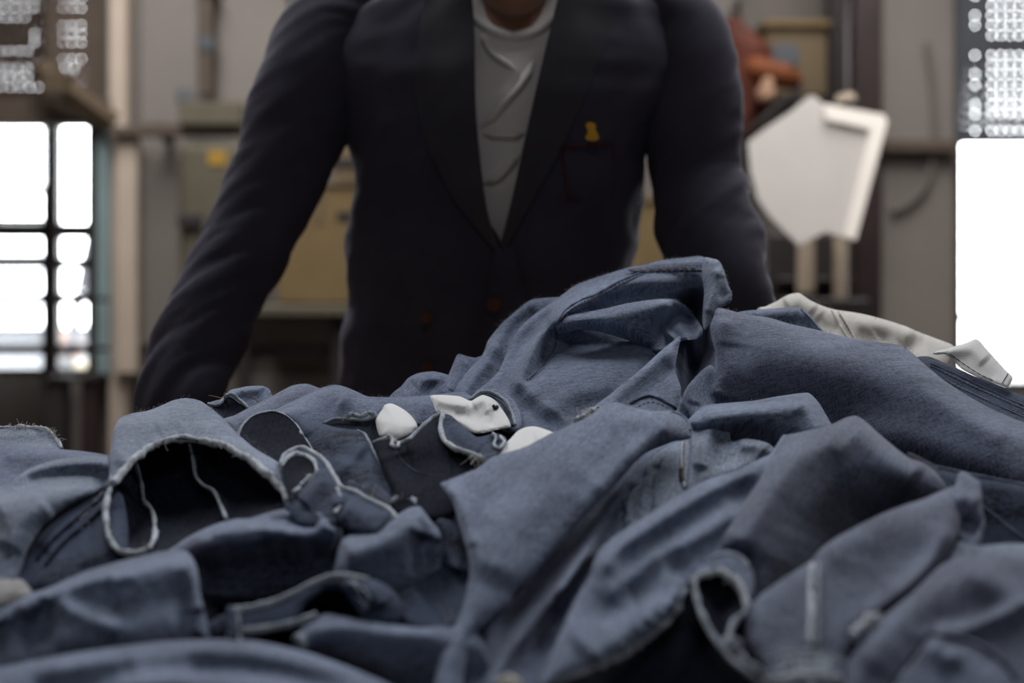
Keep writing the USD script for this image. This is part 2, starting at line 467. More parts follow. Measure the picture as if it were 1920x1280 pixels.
wall = mani((X0, Y1, 0), (X1, Y1 + WT, ZC)) - mani((WLX, Y1 - 1, WZ0), (WL0, Y1 + 1, WTOP)) - mani((WR0, Y1 - 1, WZ1), (WRX, Y1 + 1, WTOP))
struct('wall_back', wall, M['wall'], None, False)
struct('wall_left', cbox((X0 - 0.2, Y0, 0), (X0, Y1 + WT, ZC), 0.001), M['plaster'])
struct('wall_right', cbox((X1, Y0, 0), (X1 + 0.2, Y1 + WT, ZC), 0.001), M['plaster'])
struct('wall_front', cbox((X0 - 0.2, Y0 - 0.2, 0), (X1 + 0.2, Y0, ZC), 0.001), M['plaster'])
struct('floor', cbox((X0 - 0.2, Y0 - 0.2, -0.15), (X1 + 0.2, Y1 + WT, 0), 0.001), M['floor_mat'])
struct('ceiling', cbox((X0 - 0.2, Y0 - 0.2, ZC), (X1 + 0.2, Y1 + WT, ZC + 0.15), 0.001), M['plaster'])


def window(n, x0, x1, z0, z1, verticals, bars, jamb=None):
    w = UsdGeom.Xform.Define(stage, '/World/window_%d' % n)
    tag(w, kind='structure')
    y0, y1 = Y1 + 0.03, Y1 + 0.09
    t = 0.022
    for (a, b, c, d) in ((x0, x0 + t, z0, z1), (x1 - t, x1, z0, z1), (x0, x1, z0, z0 + t), (x0, x1, z1 - t, z1)):
        struct('frame', cbox((a, y0, c), (b, y1, d), 0.003), M['dark_steel'], w)
    for x, h in verticals:
        struct('mullion', cbox((x - h, y0 + 0.005, z0), (x + h, y1 - 0.005, z1), 0.003), M['dark_steel'], w)
    for z, h in bars:
        struct('glazing_bar', cbox((x0, y0 + 0.008, z - h), (x1, y1 - 0.008, z + h), 0.003), M['dark_steel'], w)
    xs = [x0] + [v[0] for v in verticals] + [x1]
    zs = [z0] + sorted(b[0] for b in bars) + [z1]
    for i in range(len(xs) - 1):
        for k in range(len(zs) - 1):
            struct('pane', cbox((xs[i] + .004, y0 + 0.028, zs[k] + .004), (xs[i + 1] - .004, y0 + 0.032, zs[k + 1] - .004), 0.0005), M['glass'], w)
    return w


def zz(py, d=Y1 + 0.05):
    return xz(0, py, d)[1]


def xx(px, d=Y1 + 0.05):
    return xz(px, 0, d)[0]


w1 = window(1, WLX, WL0, WZ0, WTOP, [(xx(96), 0.024), (xx(96) - 0.32, 0.024), (xx(96) - 0.66, 0.024)], [(zz(432), 0.022), (zz(494), 0.016), (zz(559), 0.016), (zz(655), 0.016)])
w2 = window(2, WR0, WRX, WZ1, WTOP, [(xx(2150), 0.02), (xx(2400), 0.02)], [(zz(594), 0.009)])


def perforated(name, label, x0, x1, rows, ztop, zbot, y, hw, hh, mat, cols):
    """a roller shutter of slats with punched light slots of half size hw, hh; rows are the heights of the slots, cols(k) the slots of row k"""
    from shapely.geometry import box as sbox
    from shapely.ops import unary_union
    t = thing(name, label, 'shutter')
    rows = sorted(rows)
    cuts = [zbot] + [(a + b) / 2 for a, b in zip(rows, rows[1:])] + [ztop]
    for k, z in enumerate(rows):
        s = sbox(x0, cuts[k], x1, cuts[k + 1] - 0.0012)
        hs = [sbox(a - hw, z - hh, a + hw, z + hh) for a in cols(k) if x0 + hw < a < x1 - hw]
        if hs:
            s = s.difference(unary_union(hs))
        m = trimesh.creation.extrude_polygon(s, 0.006, engine='earcut')
        m.apply_transform(trimesh.transformations.rotation_matrix(np.pi / 2, [1, 0, 0]))
        m.apply_translation((0, y + 0.006, 0))
        obj('slat', m, mat, t, False)
    return t


DS = Y1 + 0.012
rowsL = [(166, -600, 86), (146, -600, 66), (130, -600, 152), (113, 84, 165), (98, -600, 66), (82, 52, 165), (66, 68, 165), (50, 74, 165), (36, -600, 60), (18, -600, 165), (0, -600, 165), (-18, -600, 165), (-38, -600, 165), (-58, -600, 165), (-80, -600, 165), (-104, -600, 165)]
perforated('roller_shutter', 'brown slatted roller shutter with faint light slots above the left window', WLX, xx(200, DS), [zz(r[0], DS) for r in rowsL], WTOP + 0.06, zz(230, DS), Y1 - 0.012, 0.0029, 0.0020, M['brown'],
           lambda k: [xx(p, DS) for p in np.arange(rowsL[k][2] - 9, rowsL[k][1], -17.5)])
rowsR = [(247, 1), (228, 0), (215, 1), (198, 1), (180, 1), (161, 1), (141, 1), (124, 1), (106, 1), (88, 0), (69, 1), (50, 1), (32, 1), (14, 1), (-5, 1), (-24, 0), (-43, 1), (-62, 1), (-81, 1), (-100, 1)]
perforated('roller_shutter', 'grey slatted roller shutter with bright light slots above the right window', xx(1785, DS), WRX, [zz(r[0], DS) for r in rowsR], WTOP + 0.06, zz(272, DS), Y1 - 0.012, 0.0038, 0.0030, M['slate'],
           lambda k: [xx(p, DS) for p in ([1824] if k % 3 != 1 else []) + list(np.arange(1855, 2400, 17.0))] if rowsR[k][1] else [])

# trim, pilasters, columns, rails
struct('trim_1', join(bx(203, 236, -500, 1500, 4.22, Y1)), M['cream'])
struct('trim_2', bx(216, 256, 245, 700, 4.17, 4.22), M['cream'])
struct('trim_3', bx(1655, 1790, -500, 1500, 4.24, Y1), M['wall_panel'])
struct('wall_panel', bx(262, 372, -500, 235, 4.26, Y1), M['wall_panel'])
struct('wall_panel', bx(402, 540, -500, 235, 4.26, Y1), M['wall_panel'])
struct('wall_panel', bx(262, 640, 700, 1400, 4.26, Y1), M['wall_panel'])
struct('wall_panel', bx(262, 640, 258, 648, 4.26, Y1), M['wall_panel'])
struct('wall_panel', bx(1150, 1380, -500, 700, 4.26, Y1), M['wall_panel'])
struct('baseboard_back', cbox((X0, Y1 - 0.02, 0), (X1, Y1, 0.14), 0.004), M['brown'])
t = thing('steel_column', 'dark maroon steel column standing between the white board and the grey wall at the right', 'column')
c0, c1 = P(1603, 0, 3.75), P(1652, 0, 3.75)
obj('flange', cbox((c0[0], 3.75, 0.012), (c1[0], 3.765, ZC), 0.003), M['maroon_steel'], t)
obj('flange', cbox((c0[0], 3.83, 0.012), (c1[0], 3.845, ZC), 0.003), M['maroon_steel'], t)
obj('web', cbox(((c0[0] + c1[0]) / 2 - .008, 3.765, 0.012), ((c0[0] + c1[0]) / 2 + .008, 3.83, ZC), 0.002), M['maroon_steel'], t)
obj('base_plate', cbox((c0[0] - .05, 3.72, 0), (c1[0] + .05, 3.875, 0.012), 0.003), M['maroon_steel'], t)
t = thing('dark_post', 'dark brown post beside the steel column behind the white board', 'post')
obj('post', bx(1556, 1604, -500, 1400, 4.1, 4.16), M['dark_steel'], t)
obj('foot', bx(1557, 1608, 1360, 1408, 4.08, 4.18), M['dark_steel'], t)

t = thing('wall_rail', 'dark horizontal rail running along the back wall behind the person, left side', 'rail')
obj('rail', bx(205, 1150, 236, 254, 4.13, 4.17), M['brown'], t)
for px in (300, 620, 900, 1100):
    obj('bracket', bx(px, px + 14, 240, 262, 4.17, Y1), M['dark_steel'], t)
t = thing('wall_rail', 'dark horizontal rail on the grey wall panel left of the right window', 'rail')
obj('rail', bx(1655, 1800, 262, 284, 4.18, 4.24), M['brown'], t)
t = thing('conduit_pipe', 'dark vertical conduit pipe running up the wall from the olive cabinet top', 'pipe')
q0, q1 = P(387, 178, 4.2), P(387, -450, 4.2)
obj('pipe', tube(np.linspace(q0, q1, 4), 0.021, 14), M['brown'], t, 40)
obj('collar', tube(np.linspace(q0 + [0, 0, .13], q0 + [0, 0, .17], 2), 0.027, 14), M['slate'], t, 40)
obj('clamp', bx(370, 404, -20, -10, 4.17, 4.26), M['dark_steel'], t)

t = thing('control_cabinet', 'olive control cabinet on the back wall with a yellow label behind the left sleeve', 'cabinet')
obj('body', bx(335, 470, 270, 566, 4.08, 4.26, .008), M['olive'], t)
d = obj('door', bx(342, 464, 276, 556, 4.06, 4.08, .006), M['olive'], t)
obj('label_plate', bx(390, 424, 282, 310, 4.055, 4.06, .001), M['yellow_label'], d, label='yellow warning label')
obj('handle', bx(332, 376, 400, 426, 4.03, 4.06, .005), M['dark_steel'], d)
t = thing('junction_box', 'small olive box with round cap sitting on the rail at the back left', 'box')
obj('body', bx(335, 455, 190, 235, 4.10, 4.16, .006), M['olive'], t)
q = P(347, 186, 4.13)
obj('cap', tube([q + [0, 0, -.01], q + [0, 0, .01], q + [0, 0, .03]], [.024, .024, .018], 14), M['slate'], t, 40)

t = thing('cardboard_box', 'ochre cardboard box standing on the back bench between the left sleeve and the jacket', 'box')
obj('body', bx(520, 676, 348, 570, 3.85, 4.12, .006), M['ochre'], t)
obj('flap', bx(520, 676, 342, 348, 3.84, 4.13, .002), M['card'], t)
obj('tape', bx(592, 606, 348, 420, 3.847, 3.85, .001), M['card'], t)
obj('handle_hole', bx(632, 664, 396, 414, 3.846, 3.85, .001), M['dark_steel'], t)
t = thing('carton', 'tan carton on top of the ochre box behind the left armpit', 'box')
obj('body', bx(628, 700, 250, 342, 3.88, 4.08, .006), M['card'], t)
obj('strap', bx(624, 704, 296, 314, 3.874, 4.085, .001), M['dark_steel'], t)

t = thing('ochre_bin', 'ochre bin on the bench between the jacket and the right sleeve', 'bin')
obj('body', bx(1170, 1290, 372, 570, 3.9, 4.1, .006), M['ochre'], t)
obj('rim', bx(1164, 1296, 366, 380, 3.89, 4.11, .004), M['card'], t)

t = thing('back_bench', 'grey workbench along the back wall behind the person with a dark front edge', 'bench')
obj('top', bx(440, 1300, 572, 592, 3.75, 4.24, .004), M['olive'], t)
obj('front_panel', bx(455, 640, 594, 648, 3.9, 3.92, .003), M['wall_panel'], t)
obj('rail', bx(440, 1300, 652, 672, 3.86, 3.92, .004), M['dark_steel'], t)
for px in (446, 622, 1000, 1280):
    a, b = P(px, 0, 3.82), P(px + 24, 0, 3.82)
    obj('leg', cbox((a[0], 3.80, 0), (b[0], 3.84, P(0, 592, 3.82)[2]), .003), M['dark_steel'], t)

t = thing('cloth_bundle', 'rust red and orange cloth bundle hanging behind the right shoulder', 'cloth')


def blob(pts, rad, seed, amp=0.25):
    """a lumpy closed body: the hull of spheres along pts, smoothed and crumpled"""
    ms = None
    for k in range(len(pts) - 1):
        a = manifold3d.Manifold.sphere(rad[k], 20).translate(list(map(float, pts[k])))
        b = manifold3d.Manifold.sphere(rad[k + 1], 20).translate(list(map(float, pts[k + 1])))
        h = manifold3d.Manifold.batch_hull([a, b])
        ms = h if ms is None else ms + h
    m = ms.refine_to_length(float(min(rad)) * 0.35).to_mesh()
    tm = trimesh.Trimesh(m.vert_properties[:, :3], m.tri_verts, process=False)
    trimesh.smoothing.filter_taubin(tm, iterations=8)
    n = tm.vertex_normals
    tm.vertices = tm.vertices + n * ((meshkit.fbm(tm.vertices / (min(rad) * 1.3), 3, seed) - 0.5) * amp * min(rad) * 2)[:, None]
    return tm


obj('drape', blob([P(1372, 60, 4.0), P(1400, 110, 4.0), P(1400, 170, 4.0), P(1385, 240, 4.0)], [.04, .07, .075, .06], 1), M['rust'], t, True)
obj('drape', blob([P(1418, 128, 3.93), P(1470, 142, 3.93), P(1486, 150, 3.95)], [.035, .036, .026], 2), M['orange'], t, True, label='orange drape')
obj('lining', blob([P(1440, 156, 3.90), P(1436, 176, 3.90)], [.018, .026], 3), M['blush'], t, True, label='pale pink lining')
obj('strap', tube([P(1395, 256, 3.90), P(1440, 214, 3.90), P(1500, 164, 3.95)], .022, 10, True, .4), M['dark_steel'], t, True, label='dark diagonal strap')
obj('hook', tube([P(1385, 40, 4.0), P(1385, 10, 4.05), P(1385, 0, 4.2), P(1385, 0, 4.27)], .008, 8), M['dark_steel'], t)
t = thing('shelf_box', 'tan storage box with a grey label on the high shelf at the upper right', 'box')
obj('body', bx(1436, 1552, 44, 180, 4.08, 4.26, .006), M['card'], t)
obj('lid', bx(1430, 1558, 36, 50, 4.06, 4.27, .004), M['ochre'], t)
obj('label_plate', bx(1448, 1498, 82, 122, 4.072, 4.08, .002), M['slate'], t)
t = thing('wall_shelf', 'dark wall shelf under the tan storage box at the upper right', 'shelf')
obj('board', bx(1380, 1560, 181, 192, 4.02, 4.26, .003), M['dark_steel'], t)
for px in (1395, 1540):
    obj('bracket', bx(px, px + 8, 192, 226, 4.1, 4.26, .002), M['dark_steel'], t)

# the tilted white board, its pale edges and the rod it hangs from
t = thing('white_board', 'tilted white board with pale edge strips hanging in front of the maroon column', 'board')
from shapely.geometry import Polygon


def slab(pts, d0, th, mat, name, parent, lean=0.0, ch=0.0):
    w = P(np.array([p[0] for p in pts]), np.array([p[1] for p in pts]), d0)
    m = trimesh.creation.extrude_polygon(Polygon(w[:, [0, 2]]), th, engine='earcut')
    m.apply_transform(trimesh.transformations.rotation_matrix(np.pi / 2, [1, 0, 0]))
    m.apply_translation((0, d0 + th, 0))
    if lean:
        c = w.mean(0)
        m.apply_transform(trimesh.transformations.rotation_matrix(lean, [1, 0, 0], c))
    return obj(name, m, mat, parent, 30)


bd = [(1404, 264), (1440, 236), (1486, 205), (1520, 176), (1532, 176), (1548, 192), (1660, 213), (1664, 226), (1640, 312), (1618, 392), (1602, 450), (1592, 452), (1546, 436), (1520, 448), (1496, 462), (1470, 436), (1440, 404), (1420, 372), (1408, 320)]
slab(bd, 3.30, 0.012, M['board_white'], 'sheet', t, -0.12)
slab([(1548, 192), (1660, 213), (1666, 226), (1600, 452), (1578, 445), (1634, 240), (1552, 222)], 3.292, 0.006, M['board_rim'], 'edge_strip', t, -0.12)
slab([(1546, 424), (1600, 436), (1600, 452), (1546, 438)], 3.286, 0.006, M['blush'], 'edge_strip', t, -0.12)
obj('hanger', tube([P(1590, 205, 3.31), P(1588, 160, 3.34), P(1588, 60, 3.5), P(1590, 0, 3.752)], 0.006, 8), M['dark_steel'], t)
obj('hanger_tab', tube([P(1584, 176, 3.33), P(1586, 190, 3.33)], [.02, .026], 10), M['bone'], t)
t = thing('wall_cable', 'dark cable curving down the grey wall panel at the right', 'cable')
obj('cable', tube(catmull([P(1738, 80, 4.22), P(1748, 150, 4.22), P(1752, 240, 4.22), P(1748, 300, 4.22), P(1735, 350, 4.22), P(1700, 385, 4.22), P(1670, 395, 4.22)], 40), 0.009, 8), M['wall'], t)
t = thing('machine_stand', 'dark machine with two pale upright rollers below the white board', 'machine')
obj('back_plate', bx(1440, 1600, 440, 700, 3.72, 3.75), M['dark_steel'], t)
for a, b, py0, py1 in ((1494, 1528, 430, 548), (1562, 1590, 440, 556)):
    c = P((a + b) / 2, py0, 3.6); e = P((a + b) / 2, py1, 3.6)
    r = (b - a) / 2 * 3.6 / FPX
    obj('roller', tube([c + [0, 0, .012], c, (c + e) / 2, e, e - [0, 0, .012]], [r * .5, r, r * .95, r, r * .5], 18), M['bone'], t, 40, label='pale upright roller')
obj('crossbar', bx(1460, 1600, 520, 532, 3.66, 3.72), M['dark_steel'], t)
a, b = P(1440, 0, 3.74), P(1600, 0, 3.74)
obj('cabinet', cbox((a[0], 3.56, 0), (b[0], 3.8, P(0, 560, 3.6)[2]), .006), M['dark_steel'], t)

# under the left window
for k, (a, b, mm, lab) in enumerate(((84, 118, 'dark_steel', 'dark upright post under the left window, nearest the edge'), (150, 176, 'maroon_steel', 'dark maroon upright post under the left window, nearer the person'))):
    t = thing('wall_post', lab, 'post')
    obj('post', bx(a, b, 712, 1420, 4.14, 4.22), M[mm], t)
    obj('cap', bx(a - 4, b + 4, 704, 714, 4.12, 4.24), M[mm], t)
t = thing('timber_brace', 'brown diagonal timber brace crossing the left shutter down to the cream trim', 'beam')
obj('beam', tube([P(70, 128, 4.12), P(212, 232, 4.16)], 0.034, 4), M['brown_wood'], t, False)
obj('end_block', bx(76, 118, 132, 176, 4.04, 4.12), M['brown_wood'], t)
struct('trim_4', bx(-400, 205, 184, 232, 4.2, 4.28), M['brown'])
t = thing('teal_shutter', 'narrow pale teal folding shutter beside the left window', 'shutter')
obj('leaf', bx(176, 205, 240, 560, 4.2, 4.26), M['teal'], t)
obj('leaf', bx(176, 205, 566, 652, 4.2, 4.26), M['teal'], t)
obj('leaf', bx(176, 205, 660, 702, 4.2, 4.26), M['teal'], t)
obj('stile', bx(170, 178, 236, 704, 4.18, 4.27), M['dark_steel'], t)

# outside
struct('outside_ground', cbox((-40, Y1 + 0.4, -0.3), (40, 60, -0.2), 0.01), M['outside_ground'])
t = thing('far_building', 'pale grey building seen blurred through the lowest panes of the left window', 'building')
obj('wall', cbox((-14, 26, -0.2), (-7.6, 32, 1.2), .02), M['outside_wall'], t)
obj('roof', cbox((-14.2, 25.8, 1.2), (-7.4, 32.2, 1.35), .02), M['slate'], t)
t = thing('orange_drum', 'orange drum outside the left window beside the lower mullion', 'drum')
q = P(127, 640, 9.0)
obj('body', tube([q + [0, 0, -1.2], q + [0, 0, -.3], q + [0, 0, 0], q + [0, 0, .04]], [.07, .07, .075, .06], 20), M['outside_orange'], t, 40)
obj('lid', tube([q + [0, 0, .04], q + [0, 0, .07]], [.05, .03], 20), M['outside_orange'], t, 40)
t = thing('yellow_barrier', 'pale yellow barrier outside behind the lowest panes of the left window', 'barrier')
a, b = P(96, 678, 8.0), P(164, 706, 8.0)
obj('board', cbox((a[0], 8, b[2]), (b[0], 8.06, a[2] - .0), .01), M['outside_yellow'], t)
for xq in (a[0] + .02, b[0] - .05):
    obj('leg', cbox((xq, 8.01, -.2), (xq + .03, 8.05, b[2]), .004), M['slate'], t)
t = thing('leaning_pole', 'dark pole leaning outside across the second column of panes', 'pole')
obj('pole', tube([P(172, 440, 6.0), P(140, 600, 6.0), P(60, 1175, 6.0)], 0.025, 10), M['slate'], t)

# ceiling lamps, with the added fill behind the camera
for i, (x, y, z, e) in enumerate(LAMPS):
    t = thing('ceiling_lamp', 'white fluorescent ceiling lamp hung %s, %s' % ('as added fill behind camera' if y < 0 else 'over the table' if y < 2.5 else 'near the back wall', 'left of the person' if x < 0 else 'right of the person' if x > 0 else 'in the middle of the room'), 'lamp')
    obj('housing', cbox((x - .27, y - .57, z), (x + .27, y + .57, z + .06), .008), M['lamp_housing'], t)
    for dy in (-.5, .5):
        obj('suspension', tube([(x, y + dy, z + .06), (x, y + dy, ZC)], .004, 6), M['dark_steel'], t)

# ---------------------------------------------------------------- the table
t = thing('work_table', 'wooden work table under the heap of jeans', 'table')
obj('top', cbox((-1.35, 0.62, 0.72), (1.35, 1.78, 0.7602), .006), M['table_wood'], t)
obj('apron', cbox((-1.28, 0.68, 0.62), (1.28, 0.70, 0.72), .003), M['table_wood'], t)
obj('apron', cbox((-1.28, 1.70, 0.62), (1.28, 1.72, 0.72), .003), M['table_wood'], t)
for x in (-1.27, 1.20):
    for y in (0.69, 1.64):
        obj('leg', cbox((x, y, 0), (x + .07, y + .07, 0.72), .005), M['table_wood'], t)

# ---------------------------------------------------------------- the person
M['skin'] = plain('skin', (0.30, 0.165, 0.115), 0.5, 0.08, 20)
M['hair'] = plain('hair', (0.018, 0.013, 0.010), 0.5, 0.2, 60)
M['jacket'] = plain('jacket', (0.0480, 0.0470, 0.0760), 0.9, 0.2, 12, 0.25, 700, sheen=0.03)
M['lapel'] = plain('lapel', (0.0490, 0.0490, 0.0630), 0.9, 0.2, 12, 0.25, 700, sheen=0.03)
M['tee'] = plain('tee', (0.740, 0.740, 0.740), 0.9, 0.08, 9, 0.2, 900, sheen=0.1)
M['trouser_cloth'] = plain('trouser_cloth', (0.02, 0.02, 0.025), 0.85, 0.1, 9)
M['button'] = plain('button', (0.10, 0.035, 0.022), 0.4, 0.1, 30)
M['gold'] = plain('gold', (0.75, 0.42, 0.03), 0.6, 0.15, 90, sheen=0.3)
M['piping'] = plain('piping', (0.075, 0.022, 0.014), 0.7, 0.2, 60)
M['eye'] = plain('eye', (0.6, 0.58, 0.55), 0.2, 0.05, 20)
M['shoe'] = plain('shoe', (0.02, 0.017, 0.015), 0.4, 0.1, 20)

man = thing('person', 'person in a dark blazer over a grey t-shirt leaning on the table with both arms', 'person')
PD = 1.78


def pj(px, py, d):
    return P(px, py, d)


def bones(chains, fine=0.006, smooth_it=12):
    body = None
    for pts in chains:
        for (p, r), (q_, s_) in zip(pts, pts[1:]):
            a = manifold3d.Manifold.sphere(r, 24).translate([float(x) for x in p])
            b = manifold3d.Manifold.sphere(s_, 24).translate([float(x) for x in q_])
            h = manifold3d.Manifold.batch_hull([a, b])
            body = h if body is None else body + h
    body = body.simplify(0.0008).refine_to_length(fine)
    m = body.to_mesh()
    tm = trimesh.Trimesh(m.vert_properties[:, :3], m.tri_verts, process=True)
    raw = np.array(tm.vertices)
    trimesh.smoothing.filter_taubin(tm, iterations=smooth_it)
    moved = np.array(tm.vertices) - raw
    far = np.linalg.norm(moved, axis=1) > 0.012
    tm.vertices = np.where(far[:, None], raw, raw + moved)
    return tm


V3 = lambda *a: np.array(a, float)
neck = pj(962, -30, 1.80)
chin = pj(965, 8, 1.69)
headc = V3(chin[0], chin[1] + 0.075, chin[2] + 0.115)
SL, SR = pj(612, 92, 1.80), pj(1288, 92, 1.80)
EL, ER = pj(458, 420, 1.76), pj(1330, 430, 1.74)
WLs, WRs = pj(324, 880, 1.64), pj(1400, 880, 1.68)

SLEEVE_L = [(690, 30, 1.83, .055), (622, 70, 1.81, .066), (588, 150, 1.79, .069), (556, 240, 1.78, .066), (512, 355, 1.77, .058), (455, 470, 1.75, .055), (400, 575, 1.72, .054), (358, 680, 1.69, .052), (338, 760, 1.66, .051), (328, 840, 1.65, .046), (324, 880, 1.64, .042)]
SLEEVE_R = [(1210, 30, 1.83, .055), (1276, 70, 1.81, .062), (1292, 150, 1.79, .064), (1298, 240, 1.78, .062), (1308, 340, 1.77, .060), (1330, 440, 1.74, .064), (1352, 540, 1.70, .058), (1372, 640, 1.70, .053), (1392, 760, 1.69, .050), (1398, 840, 1.685, .045), (1400, 880, 1.68, .042)]


def arm(sl):
    return [(pj(a, b, c), max(r - 0.021, 0.026)) for a, b, c, r in sl[1:]]


def hand(w, side):
    """a hand resting on the table, its fingers spread and slightly bent; w: wrist, side: +1 thumb to the right"""
    base = V3(w[0], w[1] - 0.02, 0.80)
    out = [[(w, .027), (base, .026)]]
    knuckles = []
    for k, dx in enumerate((-0.030, -0.010, 0.010, 0.029)):
        kn = V3(w[0] + dx * side, w[1] - 0.095 + 0.006 * abs(k - 1.5), 0.787)
        knuckles.append(kn)
        out.append([(base + V3(dx * .6 * side, -.01, 0), .019), (kn, .013)])
        L = (0.062, 0.078, 0.084, 0.072)[k] if side > 0 else (0.062, 0.078, 0.084, 0.072)[k]
        dirx = dx * 0.35 * side
        p1 = kn + V3(dirx * .4, -L * .45, .004)
        p2 = kn + V3(dirx * .75, -L * .78, -.008)
        p3 = kn + V3(dirx, -L, -.016)
        out.append([(kn, .0105), (p1, .0095), (p2, .0088), (p3, .0078)])
    t0 = base + V3(.026 * side, -.005, -.004)
    t1 = base + V3(.056 * side, -.035, -.008)
    t2 = base + V3(.066 * side, -.066, -.020)
    out.append([(base, .018), (t0, .015), (t1, .0115), (t2, .0095)])
    return out


hips = V3(0.0, 2.02, 0.93)
chains = [[(hips, .13), (V3(0, 1.95, 1.12), .125), (V3(0, 1.87, 1.29), .14), (V3(0, 1.83, 1.40), .10), (neck, .058), (V3(headc[0], headc[1] + .03, headc[2] - .06), .056)],
          [(V3(-.10, 1.86, 1.36), .07)] + arm(SLEEVE_L), [(V3(.10, 1.86, 1.36), .07)] + arm(SLEEVE_R),
          [(headc + V3(0, .02, .045), .083), (headc + V3(0, .0, -.01), .078), (headc + V3(0, -.035, -.07), .048), (chin + V3(0, .02, .016), .024)],
          [(headc + V3(0, .03, .03), .083), (headc + V3(0, .02, -.03), .07)],
          [(headc + V3(0, -.072, .02), .010), (headc + V3(0, -.098, -.022), .013), (headc + V3(0, -.082, -.03), .012)],
          [(headc + V3(-.018, -.085, -.058), .009), (headc + V3(.018, -.085, -.058), .009)], [(headc + V3(-.014, -.080, -.070), .009), (headc + V3(.014, -.080, -.070), .009)],
          [(headc + V3(-.08, .02, .01), .012), (headc + V3(-.086, .032, -.03), .010)], [(headc + V3(.08, .02, .01), .012), (headc + V3(.086, .032, -.03), .010)],
          [(headc + V3(-.05, -.062, .030), .012), (headc + V3(.05, -.062, .030), .012)]]
for s in (-1, 1):
    chains.append([(hips + V3(.09 * s, 0, 0), .095), (V3(.11 * s, 2.05, .50), .058), (V3(.12 * s, 2.10, .09), .04), (V3(.12 * s, 1.98, .04), .034)])
chains += hand(WLs, 1) + hand(WRs, -1)
obj('body', bones(chains, 0.007, 10), M['skin'], man, True)
for s in (-1, 1):
    e = trimesh.creation.icosphere(2, .0115)
    e.apply_translation(headc + V3(.031 * s, -.066, .012))
    obj('eye', e, M['eye'], man, True)
hr = blob([headc + V3(0, .035, .075), headc + V3(0, .075, .02), headc + V3(0, .075, -.03)], [.085, .075, .05], 9, .05)
obj('hair', hr, M['hair'], man, True)

# torso: rings of the jacket from the hem to the collar (row in the frame, left, right, depth of the middle, half thickness)
ROWS = [(900, 636, 1200, 2.02, .135), (760, 640, 1192, 1.96, .130), (650, 645, 1186, 1.92, .128), (550, 652, 1182, 1.885, .126), (470, 655, 1184, 1.865, .126), (420, 658, 1190, 1.855, .127),
        (350, 668, 1200, 1.84, .128), (270, 664, 1212, 1.825, .128), (200, 640, 1240, 1.815, .124), (130, 604, 1290, 1.81, .112), (75, 590, 1310, 1.81, .095), (30, 625, 1280, 1.812, .080), (-10, 664, 1250, 1.815, .074), (-45, 752, 1168, 1.82, .066), (-75, 850, 1080, 1.83, .062)]
R_ = np.array(ROWS, float)
RS = {k: catmull(R_, 90)[:, k] for k in range(5)}


def ring(py, grow=0.0):
    o = np.argsort(RS[0])
    g = lambda k: float(np.interp(py, RS[0][o], RS[k][o]))
    l, r, d, b = g(1), g(2), g(3), g(4)
    dd = d - 0.02
    return (l + r) / 2, (r - l) / 2 / FPX * dd + grow, d, b + grow


def fold_noise(th, py, amp):
    q = np.stack([np.cos(th) * 1.6, np.sin(th) * 1.6, py / 90.0 + 0 * th], -1)
    q2 = np.stack([np.cos(th) * 3.2 + py / 160.0, np.sin(th) * 3.2, py / 260.0 + 0 * th], -1)
    return amp * 2 * (meshkit.fbm(q, 3, 8) - 0.5) + amp * 1.5 * (meshkit.fbm(q2, 2, 18) - 0.5)


def torso_point(px, py, grow=0.0, amp=0.006):
    """the front of the jacket at (px, py) of the frame"""
    cx, a, d, b = ring(py, grow)
    depth = d - b
    for _ in range(5):
        X = (px - cx) / FPX * depth / a
        X = np.clip(X, -0.995, 0.995)
        th = -np.arccos(X)
        n = 1 + fold_noise(np.array([th]), py, amp)[0] / b
        depth = d - b * n * (1 - abs(X) ** 2.5) ** (1 / 2.5)
    return P(px, py, depth)


# the front edges of the jacket (columns at each row), crossing at the button
EDGE_L = [(-80, 868), (-60, 872), (0, 886), (30, 890), (200, 893), (330, 906), (400, 917), (460, 934), (560, 962), (700, 985), (900, 1010)]
EDGE_R = [(-80, 1064), (-60, 1060), (0, 1046), (30, 1036), (100, 1022), (150, 1010), (260, 985), (370, 961), (430, 945), (460, 934), (560, 905), (700, 880), (900, 850)]


def edge(tab, py):
    t = np.array(tab, float)
    return float(np.interp(py, t[:, 0], t[:, 1]))


